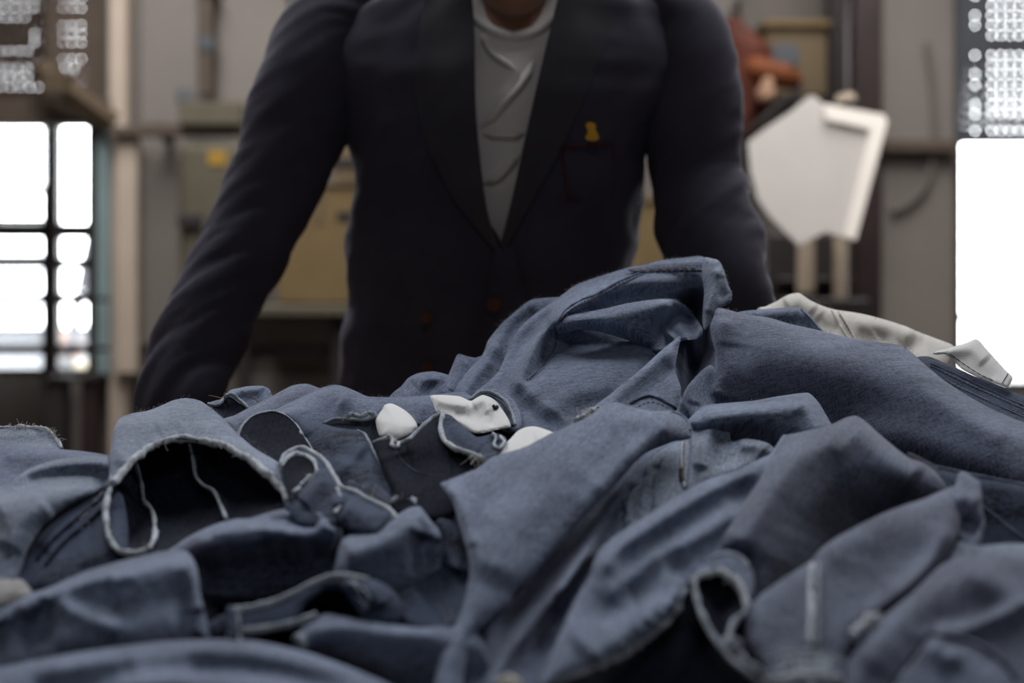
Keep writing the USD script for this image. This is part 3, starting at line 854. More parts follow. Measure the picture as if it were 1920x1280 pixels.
def shell(name, mat, grow, y0, y1, open_front, amp, n=90, m=84, thick=0.004):
    rows = np.linspace(y0, y1, m)
    outs, ins = [], []
    for py in rows:
        cx, a, d, b = ring(py, grow)
        if open_front:
            # angles from the left front edge clockwise round the back to the right front edge
            dl = d - b
            xl, xr = edge(EDGE_L, py), edge(EDGE_R, py)
            # go from the left edge (front) through left side (pi), back (pi/2), right side (0) to the right edge
            tl_ = -math.acos(np.clip((xl - cx) / FPX * dl / a, -.99, .99))
            tr_ = -math.acos(np.clip((xr - cx) / FPX * dl / a, -.99, .99))
            th = np.linspace(tl_, tr_ - 2 * math.pi, n)
        else:
            th = np.linspace(0, -2 * math.pi, n)
        c, s_ = np.cos(th), np.sin(th)
        p = 2 / 2.5
        k = fold_noise(th, py, amp)
        ex = np.sign(c) * np.abs(c) ** p * (a + k)
        ey = np.sign(s_) * np.abs(s_) ** p * (b + k)
        q = np.stack([(cx - 960) / FPX * (d - .02) + ex, d + ey, np.full(n, CAMZ - (py - 640) / FPX * (d - b))], -1)
        outs.append(q)
        q2 = np.stack([(cx - 960) / FPX * (d - .02) + ex * (1 - thick / a), d + ey * (1 - thick / b), q[:, 2]], -1)
        ins.append(q2)
    O, I = np.array(outs), np.array(ins)
    idx = np.arange(m * n).reshape(m, n)
    qd = np.stack([idx[:-1, :-1], idx[:-1, 1:], idx[1:, 1:], idx[1:, :-1]], -1).reshape(-1, 4)
    f = np.vstack([qd[:, [0, 1, 2]], qd[:, [0, 2, 3]]])
    N = m * n
    fi = f[:, ::-1] + N
    rim = []
    for line in (idx[0], idx[-1][::-1], idx[:, -1], idx[::-1, 0]):
        a_, b_ = line[:-1], line[1:]
        rim += [np.stack([a_, a_ + N, b_], 1), np.stack([b_, a_ + N, b_ + N], 1)]
    tm = trimesh.Trimesh(np.vstack([O.reshape(-1, 3), I.reshape(-1, 3)]), np.vstack([f, fi] + rim), process=False)
    trimesh.repair.fix_normals(tm)
    return obj(name, tm, mat, man, 50)


shell('t_shirt', M['tee'], -0.012, -60, 760, False, 0.006)
# wrinkles and neckband of the t-shirt
for k, q in enumerate(([(905, 60), (930, 105), (968, 132)], [(1000, 112), (975, 160), (930, 215), (900, 240)], [(985, 250), (960, 255), (905, 252)], [(975, 290), (940, 330), (905, 345)])):
    pts = np.array([torso_point(x, y, -0.0125) for x, y in catmull(q, 12)])
    obj('t_shirt_fold', tube(pts, np.array([.002, .006] + [.011] * 8 + [.006, .002]), 12, flat=.45), M['tee'], man, True)
pts = np.array([torso_point(x, y, -0.010) for x, y in catmull([(880, 22), (905, 48), (940, 66), (975, 70), (1010, 58), (1045, 25)], 26)])
obj('neckband', tube(pts, 0.007, 10, flat=.7), M['tee'], man, True)
shell('jacket', M['jacket'], 0.004, -70, 900, True, 0.009, 110, 96)


def strip(name, inner, outer, lift, mat, parent, th=0.004, n=30, m=9):
    """a lapel: cloth between two lines of the jacket front, folded over at its inner line"""
    A_, B_ = catmull(inner, n), catmull(outer, n)
    top, bot = [], []
    for k in range(n):
        for s_ in np.linspace(0, 1, m):
            x, y = A_[k] * (1 - s_) + B_[k] * s_
            bow = lift * (1 - 0.35 * s_) * (0.6 + 0.4 * math.sin(math.pi * min(1, s_ + .25)))
            p_ = torso_point(x, y, 0.004, 0.009)
            top.append(p_ - V3(0, bow + th, 0))
            bot.append(p_ - V3(0, bow, 0))
    idx = np.arange(n * m).reshape(n, m)
    qd = np.stack([idx[:-1, :-1], idx[:-1, 1:], idx[1:, 1:], idx[1:, :-1]], -1).reshape(-1, 4)
    f = np.vstack([qd[:, [0, 1, 2]], qd[:, [0, 2, 3]]])
    N = n * m
    rim = []
    for line in (idx[0], idx[-1][::-1], idx[:, -1], idx[::-1, 0]):
        a_, b_ = line[:-1], line[1:]
        rim += [np.stack([a_, a_ + N, b_], 1), np.stack([b_, a_ + N, b_ + N], 1)]
    tm = trimesh.Trimesh(np.vstack([top, bot]), np.vstack([f, f[:, ::-1] + N] + rim), process=False)
    trimesh.repair.fix_normals(tm)
    return obj(name, tm, mat, parent, 50)


strip('lapel', [(884, -20), (890, 60), (892, 200), (903, 320), (915, 400), (932, 458)], [(800, -20), (782, 90), (778, 170), (800, 270), (850, 372), (928, 470)], 0.008, M['lapel'], man)
strip('lapel', [(1050, -20), (1028, 70), (1008, 155), (984, 262), (960, 372), (938, 458)], [(1130, -20), (1142, 60), (1096, 180), (1046, 290), (1004, 366), (944, 474)], 0.008, M['lapel'], man)
strip('jacket_front', [(930, 462), (915, 560), (895, 680), (880, 780)], [(960, 462), (985, 560), (1005, 680), (1020, 780)], 0.003, M['jacket'], man, n=20)


def disc(c, r, th, mat, name):
    m = trimesh.creation.cylinder(r, th, sections=20)
    m.apply_transform(trimesh.transformations.rotation_matrix(np.pi / 2, [1, 0, 0]))
    m.apply_translation(c)
    return obj(name, m, mat, man, 40)


for px, py in ((926, 572), (918, 690)):
    disc(torso_point(px, py) - V3(0, .016, 0), .0085, .004, M['button'], 'button')
for px, py in ((800, 596), (802, 690)):
    disc(torso_point(px, py) - V3(0, .014, 0), .0075, .004, M['button'], 'button')
# breast pocket, its piping and the golden emblem above
pp = np.array([torso_point(x, y, 0.007, 0.009) for x, y in catmull([(1054, 275), (1085, 272), (1115, 272), (1150, 268)], 14)])
obj('breast_pocket_piping', tube(pp, .003, 8, flat=.6), M['piping'], man, True)
pb = [np.array([torso_point(x, y, 0.004, 0.009) for x, y in catmull(q, 12)]) for q in ([(1054, 276), (1060, 330), (1066, 372)], [(1150, 269), (1150, 320), (1150, 366)], [(1066, 372), (1108, 378), (1150, 366)])]
for q in pb:
    obj('breast_pocket_edge', tube(q, .0016, 6), M['piping'], man, True)
e0 = torso_point(1108, 252, 0.006, 0.009)
sx = e0[1] / FPX
em = Polygon([((x - 1108) * sx, -(y - 252) * sx) for x, y in ((1099, 234), (1106, 233), (1113, 235), (1116, 240), (1115, 247), (1119, 254), (1122, 262), (1117, 267), (1108, 267), (1099, 266), (1096, 260), (1101, 253), (1100, 245), (1097, 240))])
m = trimesh.creation.extrude_polygon(em, .003, engine='earcut')
m.apply_transform(trimesh.transformations.rotation_matrix(np.pi / 2, [1, 0, 0]))
m.apply_translation(e0 - V3(0, .014, 0))
obj('emblem', m, M['gold'], man, 30, label='golden embroidered emblem over the breast pocket')


def sleeve(name, pts, mat, seed):
    """pts: (px, py, depth, radius)"""
    c = catmull(pts, 120)
    ax = P(c[:, 0], c[:, 1], c[:, 2])
    rad = c[:, 3]
    tm = tube(ax, rad, 40, True, 1.0)
    v = np.array(tm.vertices)
    n = 120 * 40
    i = np.repeat(np.arange(120), 40)
    k = np.tile(np.arange(40), 120) / 40 * 2 * np.pi
    q = np.stack([np.cos(k) * 0.9 + seed, np.sin(k) * 0.9 + i / 60.0, i / 7.0 + 2.0 * np.cos(k)], -1)
    w = (meshkit.fbm(q, 3, seed) - 0.5) * 0.016 * (0.6 + 0.8 * np.clip(i / 120.0, 0, 1))
    outw = v[:n] - np.repeat(ax, 40, 0)
    v[:n] += outw / np.linalg.norm(outw, axis=1, keepdims=True) * w[:, None]
    tm.vertices = v
    trimesh.repair.fix_normals(tm)
    return obj(name, tm, mat, man, True)


sleeve('sleeve', SLEEVE_L, M['jacket'], 2)
sleeve('sleeve', SLEEVE_R, M['jacket'], 5)
# trousers and shoes, hidden behind the table
for s in (-1, 1):
    obj('trouser_leg', tube(catmull([(.07 * s, 2.03, .98), (.10 * s, 2.03, .80), (.11 * s, 2.05, .50), (.12 * s, 2.09, .25), (.12 * s, 2.10, .07)], 24), np.linspace(.115, .066, 24), 24), M['trouser_cloth'], man, True)
    obj('shoe', blob([V3(.12 * s, 2.11, .042), V3(.125 * s, 2.0, .042), V3(.13 * s, 1.90, .036)], [.042, .042, .034], 4, .02), M['shoe'], man, True)

# ---------------------------------------------------------------- the heap of jeans
PILE = 'jeans heaped on the table'


def jeans(label, cat='jeans'):
    return thing('jeans', label, cat, PILE)


# --- jeans with the hip at the top of the heap
j = jeans('blue jeans crumpled at the peak of the heap with turned-up stitched waist edge')
A = Sheet(j, 'hip', M['denim_blue'], [(880, 750), (892, 734), (908, 722), (924, 708), (934, 696), (943, 678), (953, 654), (963, 634), (974, 616), (988, 601), (1005, 587), (1024, 574), (1043, 561),
          (1080, 534), (1127, 517), (1177, 502), (1211, 496), (1238, 488), (1280, 483), (1320, 482), (1330, 520), (1342, 600), (1350, 700), (1340, 790), (1250, 800), (1120, 812), (1040, 830), (960, 815), (920, 795), (885, 775)],
          off=0.0, grain=62, roll=0.016, seed=1, wr=0.0018, amp=1.35, strokes=[
    (1.7, 13, 18, [(958, 740), (982, 695), (1002, 654), (1028, 618), (1070, 584), (1130, 550)]),
    (-1.0, 10, 10, [(930, 740), (956, 700), (972, 660), (996, 618), (1030, 588), (1060, 570)]),
    (-1.4, 12, 12, [(985, 724), (1012, 684), (1030, 640), (1050, 606)]),
    (1.8, 24, 30, [(1010, 600), (1060, 575), (1110, 552), (1170, 535), (1240, 530), (1310, 532)]),
    (-1.6, 20, 18, [(1090, 592), (1150, 566), (1210, 552), (1290, 552)]),
    (-1.8, 14, 22, [(1046, 640), (1100, 648), (1160, 660), (1235, 676)]),
    (2.0, 26, 90, [(980, 760), (1020, 715), (1090, 690), (1150, 678), (1220, 684)]), (0.7, 26, 26, [(1000, 780), (1080, 735), (1160, 712)]),
    (-13.0, 16, 22, [(1292, 540), (1302, 590), (1308, 650), (1302, 700), (1290, 760)]),
    (-3.0, 16, 16, [(1240, 600), (1262, 622), (1280, 650)]),
])
A2 = Sheet(j, 'back_fold', M['denim_blue'], [(846, 748), (850, 732), (864, 708), (884, 686), (901, 670), (909, 655), (914, 640), (924, 626), (942, 605), (976, 576), (996, 562), (1023, 558), (1050, 557), (1090, 560), (1060, 600), (1010, 660), (975, 740), (900, 780), (860, 775)],
           off=0.030, grain=50, roll=0.014, seed=8, amp=1.2, strokes=[(1.2, 12, 14, [(862, 746), (890, 706), (915, 676), (935, 640)]), (-1.6, 12, 14, [(930, 690), (948, 648), (975, 610), (1010, 580)])])
A3 = Sheet(j, 'side_flap', M['denim_mid'], [(808, 742), (828, 736), (836, 715), (846, 690), (858, 664), (874, 667), (892, 670), (915, 662), (935, 664), (925, 720), (900, 780), (830, 775)],
           off=0.040, grain=20, roll=0.006, seed=9, step=3, strokes=[(0.7, 12, 12, [(840, 735), (862, 690), (872, 672)])])
for dx, w in ((0, .0012), (7, .0009)):
    hem(j, A, [(1211 - dx, 508 + dx), (1160, 528 + dx), (1117, 551 + dx), (1083, 566 + dx), (1056, 586 + dx), (1041 + dx, 615), (1036 + dx, 652), (1012 + dx, 689), (988 + dx, 712)], M['denim_blue'], w, 'seam', 0.0, 0.7, seed=3 + dx)
stitches(j, A, [(1207, 512), (1158, 533), (1117, 556), (1085, 570), (1060, 590), (1045, 617), (1040, 652), (1016, 690), (992, 712)], M['thread_dark'])
wb = Sheet(j, 'waistband', M['denim_mid'], [(1176, 506), (1210, 499), (1245, 495), (1300, 492), (1322, 494), (1324, 510), (1300, 510), (1250, 511), (1205, 513)], off=-0.012, grain=0, roll=0.002, thick=0.003, seed=5, wr=0.0005, step=3)
stitches(j, wb, [(1186, 508), (1230, 504), (1280, 501), (1318, 502)], M['thread_tan'], 0.0055, 0.003, 0.0006)
stitches(j, wb, [(1230, 509), (1270, 507), (1318, 507)], M['thread_dark'], 0.004, 0.002, 0.0007)
B = Sheet(j, 'rolled_fold', M['denim_blue'], [(1041, 606), (1058, 590), (1080, 587), (1103, 584), (1140, 577), (1177, 568), (1210, 563), (1238, 560), (1262, 561), (1278, 568), (1292, 580), (1306, 598), (1318, 618), (1310, 634),
          (1275, 640), (1240, 660), (1211, 650), (1186, 641), (1160, 632), (1125, 622), (1090, 618), (1060, 624), (1046, 626)],
          off=-0.035, grain=70, roll=0.012, seed=2, tilt=0.9, amp=1.3, breaks=[(2.2, 6, [(1030, 612), (1070, 605), (1120, 604), (1165, 612), (1205, 630), (1240, 662)])], strokes=[
    (1.6, 20, 34, [(1050, 606), (1110, 598), (1170, 588), (1230, 574), (1268, 572)]),
    (-6.5, 13, 22, [(1310, 606), (1276, 590), (1252, 602), (1240, 626), (1246, 655)]),
    (-5.0, 18, 18, [(1312, 622), (1284, 614), (1262, 632)]),
    (0.9, 12, 14, [(1262, 566), (1240, 584), (1226, 606), (1224, 630), (1232, 650)]),
])
C = Sheet(j, 'pointed_fold', M['denim_blue'], [(1276, 630), (1271, 660), (1266, 690), (1272, 712), (1277, 730), (1268, 768), (1230, 790), (1150, 800), (1085, 800), (1092, 778), (1112, 762), (1145, 738), (1177, 712), (1208, 686), (1238, 658), (1258, 642)],
          off=-0.045, grain=40, roll=0.008, seed=3, tilt=0.85, strokes=[
    (1.2, 14, 26, [(1110, 770), (1177, 722), (1230, 676), (1268, 645)]),
    (-1.0, 20, 16, [(1150, 768), (1200, 728), (1246, 694), (1262, 680)]),
])
hem(j, C, [(1182, 757), (1200, 748), (1218, 743), (1236, 748), (1252, 757), (1268, 766)], M['denim_dark'], 0.0017, 'pocket_edge', 0.0, 0.3, seed=8)
stitches(j, C, [(1190, 764), (1218, 752), (1240, 757), (1262, 768)], M['thread_pale'])
Dp = Sheet(j, 'turned_corner', M['denim_light'], [(1319, 484), (1334, 484), (1347, 488), (1354, 498), (1359, 511), (1366, 534), (1373, 551), (1370, 566), (1357, 574), (1347, 580), (1335, 600), (1322, 619), (1317, 604), (1318, 576), (1320, 545), (1316, 515)],
           off=-0.03, grain=30, roll=0.006, seed=4, step=3, strokes=[
    (1.1, 10, 12, [(1324, 590), (1336, 556), (1346, 528), (1343, 498)]), (-1.0, 9, 9, [(1358, 560), (1350, 540), (1352, 515)])])
E = Sheet(j, 'inner_fold', M['denim_blue'], [(1280, 762), (1281, 740), (1290, 722), (1304, 706), (1318, 692), (1334, 684), (1346, 710), (1340, 780), (1300, 790)], off=-0.005, grain=10, roll=0.01, seed=6, step=3,
          strokes=[(0.9, 14, 14, [(1300, 760), (1315, 715), (1330, 680)])])
fray(j, A, [(1343, 490), (1352, 500), (1358, 512)], M['thread_pale'], 16, 0.004, 0.0003)

# --- curl of denim behind the waist
j = jeans('small dark blue denim roll lying behind the waistband, left of the peak')
Sheet(j, 'roll', M['denim_mid'], [(730, 746), (740, 733), (752, 724), (766, 708), (785, 699), (812, 696), (832, 700), (850, 708), (860, 740), (800, 770), (745, 765)], off=0.03, grain=20, roll=0.02, seed=7,
      strokes=[(-1.6, 9, 9, [(764, 735), (770, 716), (790, 722)]), (1.2, 14, 14, [(775, 722), (800, 708), (832, 710)]), (-1.2, 10, 10, [(790, 745), (815, 722), (845, 714)])])

# --- long smooth leg to the right
j = jeans('wide smooth grey-blue leg along the right flank, just below the white trousers')
L = Sheet(j, 'leg', M['denim_grey'], [(1347, 577), (1394, 588), (1441, 595), (1482, 607), (1532, 618), (1599, 634), (1683, 646), (1700, 654), (1720, 670), (1740, 688), (1767, 710), (1801, 733), (1851, 762), (1901, 784), (2010, 830), (2060, 900), (2040, 1000), (1900, 960), (1780, 930), (1640, 860), (1500, 830), (1400, 800), (1322, 790), (1326, 752), (1334, 722), (1345, 692), (1344, 668), (1336, 640), (1331, 614), (1337, 596)],
          off=-0.03, grain=78, roll=0.02, seed=10, tilt=0.78, breaks=[(1.5, 16, [(1320, 712), (1450, 700), (1560, 706), (1680, 742), (1800, 792), (2060, 910)])], strokes=[
    (2.2, 60, 90, [(1350, 640), (1450, 660), (1580, 690), (1700, 730), (1850, 810), (2000, 880)]),
    (1.6, 40, 40, [(1560, 800), (1700, 826), (1840, 872), (1980, 930)]),
    (1.3, 26, 30, [(1356, 586), (1348, 640), (1356, 690), (1340, 750)]),
    (0.6, 40, 30, [(1690, 660), (1740, 720), (1830, 790), (1900, 822)]),
    (-1.0, 26, 22, [(1374, 640), (1368, 690), (1356, 740)]),
])
L2 = Sheet(j, 'leg', M['denim_dark'], [(1700, 850), (1758, 872), (1830, 888), (1902, 902), (2030, 930), (2040, 1100), (1900, 1080), (1830, 1040), (1760, 960)], off=-0.035, grain=80, roll=0.01, seed=11, tilt=0.5)
hem(j, L2, [(1758, 876), (1830, 892), (1902, 905), (1980, 922)], M['denim_mid'], 0.0014, 'seam', 0.0, 0.3)
hem(j, L2, [(1843, 950), (1872, 972), (1903, 998), (1950, 1030)], M['denim_mid'], 0.0012, 'seam', 0.0, 0.3, seed=4)

j = jeans('denim corner peeping up between the wide right leg and the white trousers')
K = Sheet(j, 'leg', M['denim_blue'], [(1380, 590), (1394, 583), (1425, 580), (1460, 577), (1495, 575), (1508, 580), (1520, 592), (1530, 604), (1540, 616), (1548, 632), (1500, 640), (1420, 620)], off=0.012, grain=60, roll=0.008, seed=12,
          strokes=[(0.9, 16, 20, [(1410, 590), (1470, 584), (1500, 588)]), (0.8, 9, 9, [(1506, 582), (1526, 606), (1540, 624)])])
hem(j, K, [(1503, 580), (1516, 594), (1527, 606), (1538, 620)], M['denim_mid'], 0.001, 'seam')

# --- white trousers
t = thing('trousers', 'off-white trousers lying on the right end of the heap with one flat corner sticking out', 'trousers')
W = Sheet(t, 'leg', M['denim_white'], [(1422, 582), (1436, 574), (1455, 565), (1470, 556), (1481, 551), (1498, 549), (1508, 555), (1520, 563), (1542, 573), (1565, 580), (1599, 585), (1625, 590), (1649, 596), (1676, 604), (1700, 612), (1718, 620), (1733, 626), (1760, 636), (1788, 648), (1790, 670), (1760, 700), (1700, 690), (1600, 670), (1500, 630)], off=0.035, grain=70, roll=0.016, seed=14, wr=0.002, strokes=[
    (1.2, 18, 26, [(1470, 572), (1500, 562), (1530, 582)]), (-1.4, 16, 14, [(1530, 596), (1550, 612), (1575, 622)]),
    (-1.3, 20, 16, [(1650, 640), (1672, 622), (1700, 622)]), (1.0, 16, 20, [(1600, 600), (1660, 612), (1720, 632)]),
    (-1.5, 16, 16, [(1690, 660), (1712, 644), (1740, 640)])])
hem(t, W, [(1560, 582), (1570, 600), (1580, 618), (1590, 634)], M['denim_white'], 0.0011, 'seam')
hem(t, W, [(1572, 583), (1584, 601), (1595, 620), (1604, 638)], M['denim_white'], 0.0011, 'seam', seed=6)
stitches(t, W, [(1574, 590), (1584, 606), (1594, 622), (1602, 636)], M['thread_dark'], 0.003, 0.002, 0.0004)
F = Sheet(t, 'flat_corner', M['pocket_white'], [(1746, 661), (1768, 655), (1790, 649), (1812, 642), (1829, 635), (1838, 640), (1848, 652), (1866, 672), (1884, 692), (1898, 706), (1896, 716), (1889, 726), (1872, 721), (1854, 715), (1830, 706), (1804, 692), (1788, 676), (1772, 664), (1757, 665)],
          off=-0.01, grain=30, roll=0.005, thick=0.006, seed=15, step=3, strokes=[(0.7, 16, 14, [(1770, 660), (1820, 654), (1850, 680)]), (-0.5, 9, 9, [(1778, 660), (1820, 694), (1868, 716)])])
stitches(t, F, [(1782, 664), (1810, 684), (1840, 703), (1870, 716)], M['thread_dark'], 0.006, 0.0005, 0.0004, name='seam')
stitches(t, F, [(1890, 700), (1884, 710), (1878, 720)], M['thread_dark'], 0.004, 0.0005, 0.0004, name='seam')

j = jeans('dark blue jeans with a double-stitched side seam under the white trousers at the right edge')
U = Sheet(j, 'leg', M['denim_dark'], [(1715, 672), (1740, 668), (1772, 680), (1804, 694), (1830, 706), (1868, 720), (1902, 735), (2010, 775), (2050, 850), (1950, 830), (1850, 790), (1780, 740), (1730, 700)], off=0.006, grain=70, roll=0.008, seed=16)
for k, off in enumerate((0, 7, 22)):
    hem(j, U, [(1745, 682 + off * .6), (1790, 700 + off), (1840, 724 + off), (1902, 752 + off), (1980, 786 + off)], M['denim_mid'], 0.0010, 'seam', 0.0, 0.6, seed=20 + k)
stitches(j, U, [(1770, 698), (1820, 722), (1870, 744), (1930, 770)], M['thread_pale'])
stitches(j, U, [(1760, 700), (1810, 730), (1860, 752), (1930, 780)], M['thread_pale'])

# --- folded jeans across the middle left
j = jeans('flat folded blue jeans across the back of the heap, left of the peak')
G1 = Sheet(j, 'leg', M['denim_mid'], [(418, 790), (440, 778), (471, 762), (510, 742), (530, 731), (549, 722), (573, 719), (590, 724), (606, 732), (640, 770), (560, 830), (470, 840)], off=0.012, grain=60, roll=0.014, seed=21,
           strokes=[(1.0, 16, 30, [(440, 790), (510, 756), (573, 734)])])
G2 = Sheet(j, 'leg', M['denim_mid'], [(440, 812), (470, 792), (510, 771), (535, 758), (561, 746), (585, 734), (607, 725), (628, 721), (645, 724), (658, 729), (676, 737), (691, 743), (733, 744), (780, 742), (826, 738), (870, 734), (900, 760), (905, 790), (830, 800), (700, 800), (600, 806), (540, 800), (455, 826)], off=0.0, grain=66, roll=0.014, seed=22, strokes=[
    (1.6, 22, 40, [(480, 800), (561, 760), (628, 736), (668, 744)]), (1.0, 26, 30, [(640, 736), (676, 756), (706, 786)]),
    (-0.9, 20, 24, [(700, 756), (740, 764), (790, 762)]), (0.8, 14, 20, [(700, 752), (760, 752), (830, 750)])])

# --- small hem with loose threads at the back left
j = jeans('short dark trouser end with a loose straw-coloured thread at the back left')
H = Sheet(j, 'leg', M['denim_mid'], [(391, 757), (402, 751), (413, 748), (424, 737), (434, 730), (448, 727), (462, 724), (478, 723), (492, 723), (504, 728), (509, 738), (509, 752), (470, 780), (430, 800), (405, 780)], off=0.035, grain=20, roll=0.006, seed=23, step=3,
          strokes=[(1.0, 10, 12, [(420, 748), (440, 735), (470, 728), (495, 730)]), (-1.2, 8, 8, [(494, 727), (500, 740), (506, 752)])])
Hi = Sheet(j, 'leg_lining', M['denim_ink_and_shade'], [(396, 758), (410, 757), (420, 752), (430, 744), (446, 754), (462, 768), (450, 790), (424, 796), (404, 772)], off=0.022, roll=0, bowl=0.02, seed=24, step=3)
hem(j, H, [(391, 757), (403, 760), (413, 757), (420, 746), (434, 738), (450, 751), (466, 766)], M['dull_edge'], 0.0016, lift=0.012)
stitches(j, H, [(452, 732), (466, 738), (478, 746), (486, 754)], M['thread_tan'])
for q in ([(391, 741), (402, 743), (418, 747), (430, 749)], [(414, 748), (420, 742), (421, 736)], [(424, 748), (428, 741), (427, 735)]):
    obj('loose_thread', tube(np.array([P(x, y, 1.325) for x, y in catmull(q, 8)]), 0.0006, 6), M['thread_tan'], j, True)

# --- dark jeans with open waist, pocket bags
j = jeans('dark indigo jeans with open pale-edged waist and white pocket bags pulled out')
I0 = Sheet(j, 'lining', M['denim_ink_and_shade'], [(449, 822), (455, 800), (471, 782), (492, 774), (513, 771), (537, 779), (556, 797), (572, 822), (586, 850), (560, 880), (500, 880), (465, 850)], off=-0.030, roll=0, bowl=0.014, seed=30)  # inside of the waist, its shade put into the colour
I1 = Sheet(j, 'leg', M['denim_dark'], [(514, 773), (543, 774), (567, 782), (591, 789), (622, 799), (646, 803), (670, 806), (684, 812), (692, 826), (702, 846), (718, 872), (738, 916), (730, 960), (680, 960), (640, 930), (610, 880), (585, 850), (567, 816), (552, 794), (534, 779)], off=-0.022, grain=60, roll=0.012, seed=31, strokes=[
    (1.6, 24, 40, [(560, 790), (610, 812), (660, 830), (690, 850)]), (-1.0, 14, 14, [(580, 806), (610, 846), (640, 880)]), (1.0, 14, 24, [(620, 860), (660, 880), (700, 920)])])
hem(j, I1, [(449, 822), (454, 801), (471, 783), (492, 775), (513, 772), (534, 780), (553, 795), (567, 816), (580, 838), (590, 856)], M['dull_edge'], 0.0019, 'waist_edge', 0.0005, 0.25, seed=2)
hem(j, I1, [(670, 807), (684, 814), (697, 840), (712, 867), (726, 894), (738, 918)], M['dull_edge'], 0.0013, 'seam', 0.0, 0.3, seed=3)
I2 = Sheet(j, 'lining', M['denim_ink_and_shade'], [(604, 795), (628, 784), (660, 786), (690, 784), (712, 776), (730, 790), (722, 826), (702, 832), (690, 820), (670, 806), (630, 800)], off=-0.014, roll=0, bowl=0.012, seed=32, step=3)
hem(j, I2, [(606, 794), (628, 785), (655, 786), (682, 787), (706, 780), (716, 776)], M['dull_edge'], 0.0014, 'waist_edge', 0.006, 0.3, seed=5)
fray(j, I2, [(640, 785), (680, 780), (700, 776)], M['thread_pale'], 60, 0.006, 0.0005, seed=7, lift=0.008)
hem(j, I2, [(652, 780), (664, 776), (676, 781), (690, 775), (702, 777)], M['dull_edge'], 0.0022, 'bunched_edge', 0.012, 0.8, seed=15)
I3 = Sheet(j, 'front_panel', M['denim_ink_and_shade'], [(700, 830), (716, 824), (732, 820), (745, 830), (764, 826), (785, 806), (806, 788), (822, 778), (831, 777), (842, 780), (840, 830), (848, 870), (850, 910), (860, 960), (800, 975), (740, 960), (735, 915), (712, 868)], off=-0.035, grain=0, roll=0.006, seed=33, strokes=[
    (1.2, 26, 30, [(760, 840), (800, 830), (826, 800)]), (-1.2, 20, 20, [(745, 850), (760, 890), (790, 920)]), (0.8, 18, 18, [(718, 846), (740, 890), (770, 940)])])
hem(j, I3, [(700, 830), (716, 824), (732, 820), (745, 831), (764, 826), (785, 806), (806, 787), (822, 778), (831, 777)], M['dull_edge'], 0.0019, 'waist_edge', 0.0005, 0.35, seed=6)
fray(j, I3, [(728, 822), (745, 830)], M['thread_white'], 24, 0.006, 0.0006, seed=9)
hem(j, I3, [(728, 816), (736, 824), (734, 834), (744, 838), (748, 829)], M['worn_edge'], 0.0016, 'loop', 0.004, 0.4, seed=16)
hem(j, I3, [(748, 832), (742, 846), (756, 866), (780, 884), (806, 892)], M['denim_dark'], 0.0006, 'seam', 0.0, 0.2, seed=7)
I4 = Sheet(j, 'fly_flap', M['denim_dark'], [(829, 778), (844, 778), (862, 793), (880, 808), (896, 819), (930, 812), (950, 822), (940, 846), (915, 866), (890, 862), (868, 850), (848, 842), (834, 826), (827, 802)], off=-0.05, grain=30, roll=0.004, seed=34, step=3,
           strokes=[(0.8, 14, 14, [(845, 795), (870, 822), (905, 842)]), (-1.4, 10, 10, [(900, 820), (925, 826), (944, 824)])])
hem(j, I4, [(830, 777), (826, 802), (833, 824), (851, 840), (882, 849), (906, 862)], M['worn_edge'], 0.0022, 'waist_edge', 0.0005, 0.4, seed=8)
hem(j, I4, [(924, 812), (930, 820), (926, 834), (936, 840), (946, 828), (938, 818)], M['worn_edge'], 0.0013, 'loop', 0.004, 0.4, seed=18)
I5 = Sheet(j, 'fly_lining', M['denim_ink_and_shade'], [(826, 830), (850, 846), (882, 856), (908, 866), (900, 890), (860, 905), (846, 900), (838, 870)], off=-0.03, roll=0.004, seed=35, step=3)
hem(j, I5, [(838, 846), (842, 870), (844, 898)], M['denim_mid'], 0.0012, 'seam', 0.001, 0.3)
fray(j, I4, [(880, 850), (905, 862)], M['thread_white'], 40, 0.010, 0.0005, (.2, 0, -.6), seed=12)
I6 = Sheet(j, 'back_pocket', M['denim_dark'], [(652, 900), (672, 893), (694, 902), (716, 914), (734, 930), (742, 950), (726, 956), (700, 945), (672, 930), (655, 918)], off=-0.030, grain=60, roll=0.004, seed=36, step=3)
for q in ([(655, 903), (680, 912), (706, 926), (730, 944)], [(684, 898), (680, 912), (676, 926)], [(706, 908), (700, 922), (696, 938)]):
    stitches(j, I6, q, M['thread_pale'])
fray(j, I6, [(738, 938), (756, 946)], M['thread_white'], 40, 0.008, 0.0005, seed=13)
hem(j, I6, [(736, 944), (748, 934), (760, 942), (770, 936), (780, 948)], M['dull_edge'], 0.0022, 'bunched_edge', 0.004, 0.8, seed=17)

# pocket bags are parts of the dark jeans they are sewn to
p1 = Sheet(j, 'pocket_bag', M['pocket_white'], [(704, 790), (708, 778), (716, 768), (721, 759), (730, 756), (740, 758), (758, 768), (770, 778), (778, 788), (783, 800), (776, 811), (768, 818), (750, 826), (730, 824), (712, 818)], off=-0.03, roll=0.014, bulge=0.018, seed=40, step=3, label='white rounded pocket bag')
p2 = Sheet(j, 'pocket_bag', M['pocket_white'], [(807, 742), (826, 740), (846, 741), (863, 743), (882, 751), (894, 745), (906, 740), (921, 745), (932, 754), (944, 770), (956, 790), (957, 800), (938, 804), (894, 812), (862, 795), (838, 782), (818, 771), (812, 756)], off=-0.03, roll=0.006, seed=41, step=3, wr=0.002, label='white crumpled pocket bag',
           strokes=[(1.0, 12, 12, [(815, 748), (850, 756), (880, 762)]), (0.9, 10, 12, [(884, 756), (906, 750), (922, 772)]), (-1.0, 9, 9, [(928, 758), (926, 778), (920, 800)]), (-0.7, 10, 10, [(850, 772), (880, 780), (905, 790)])])
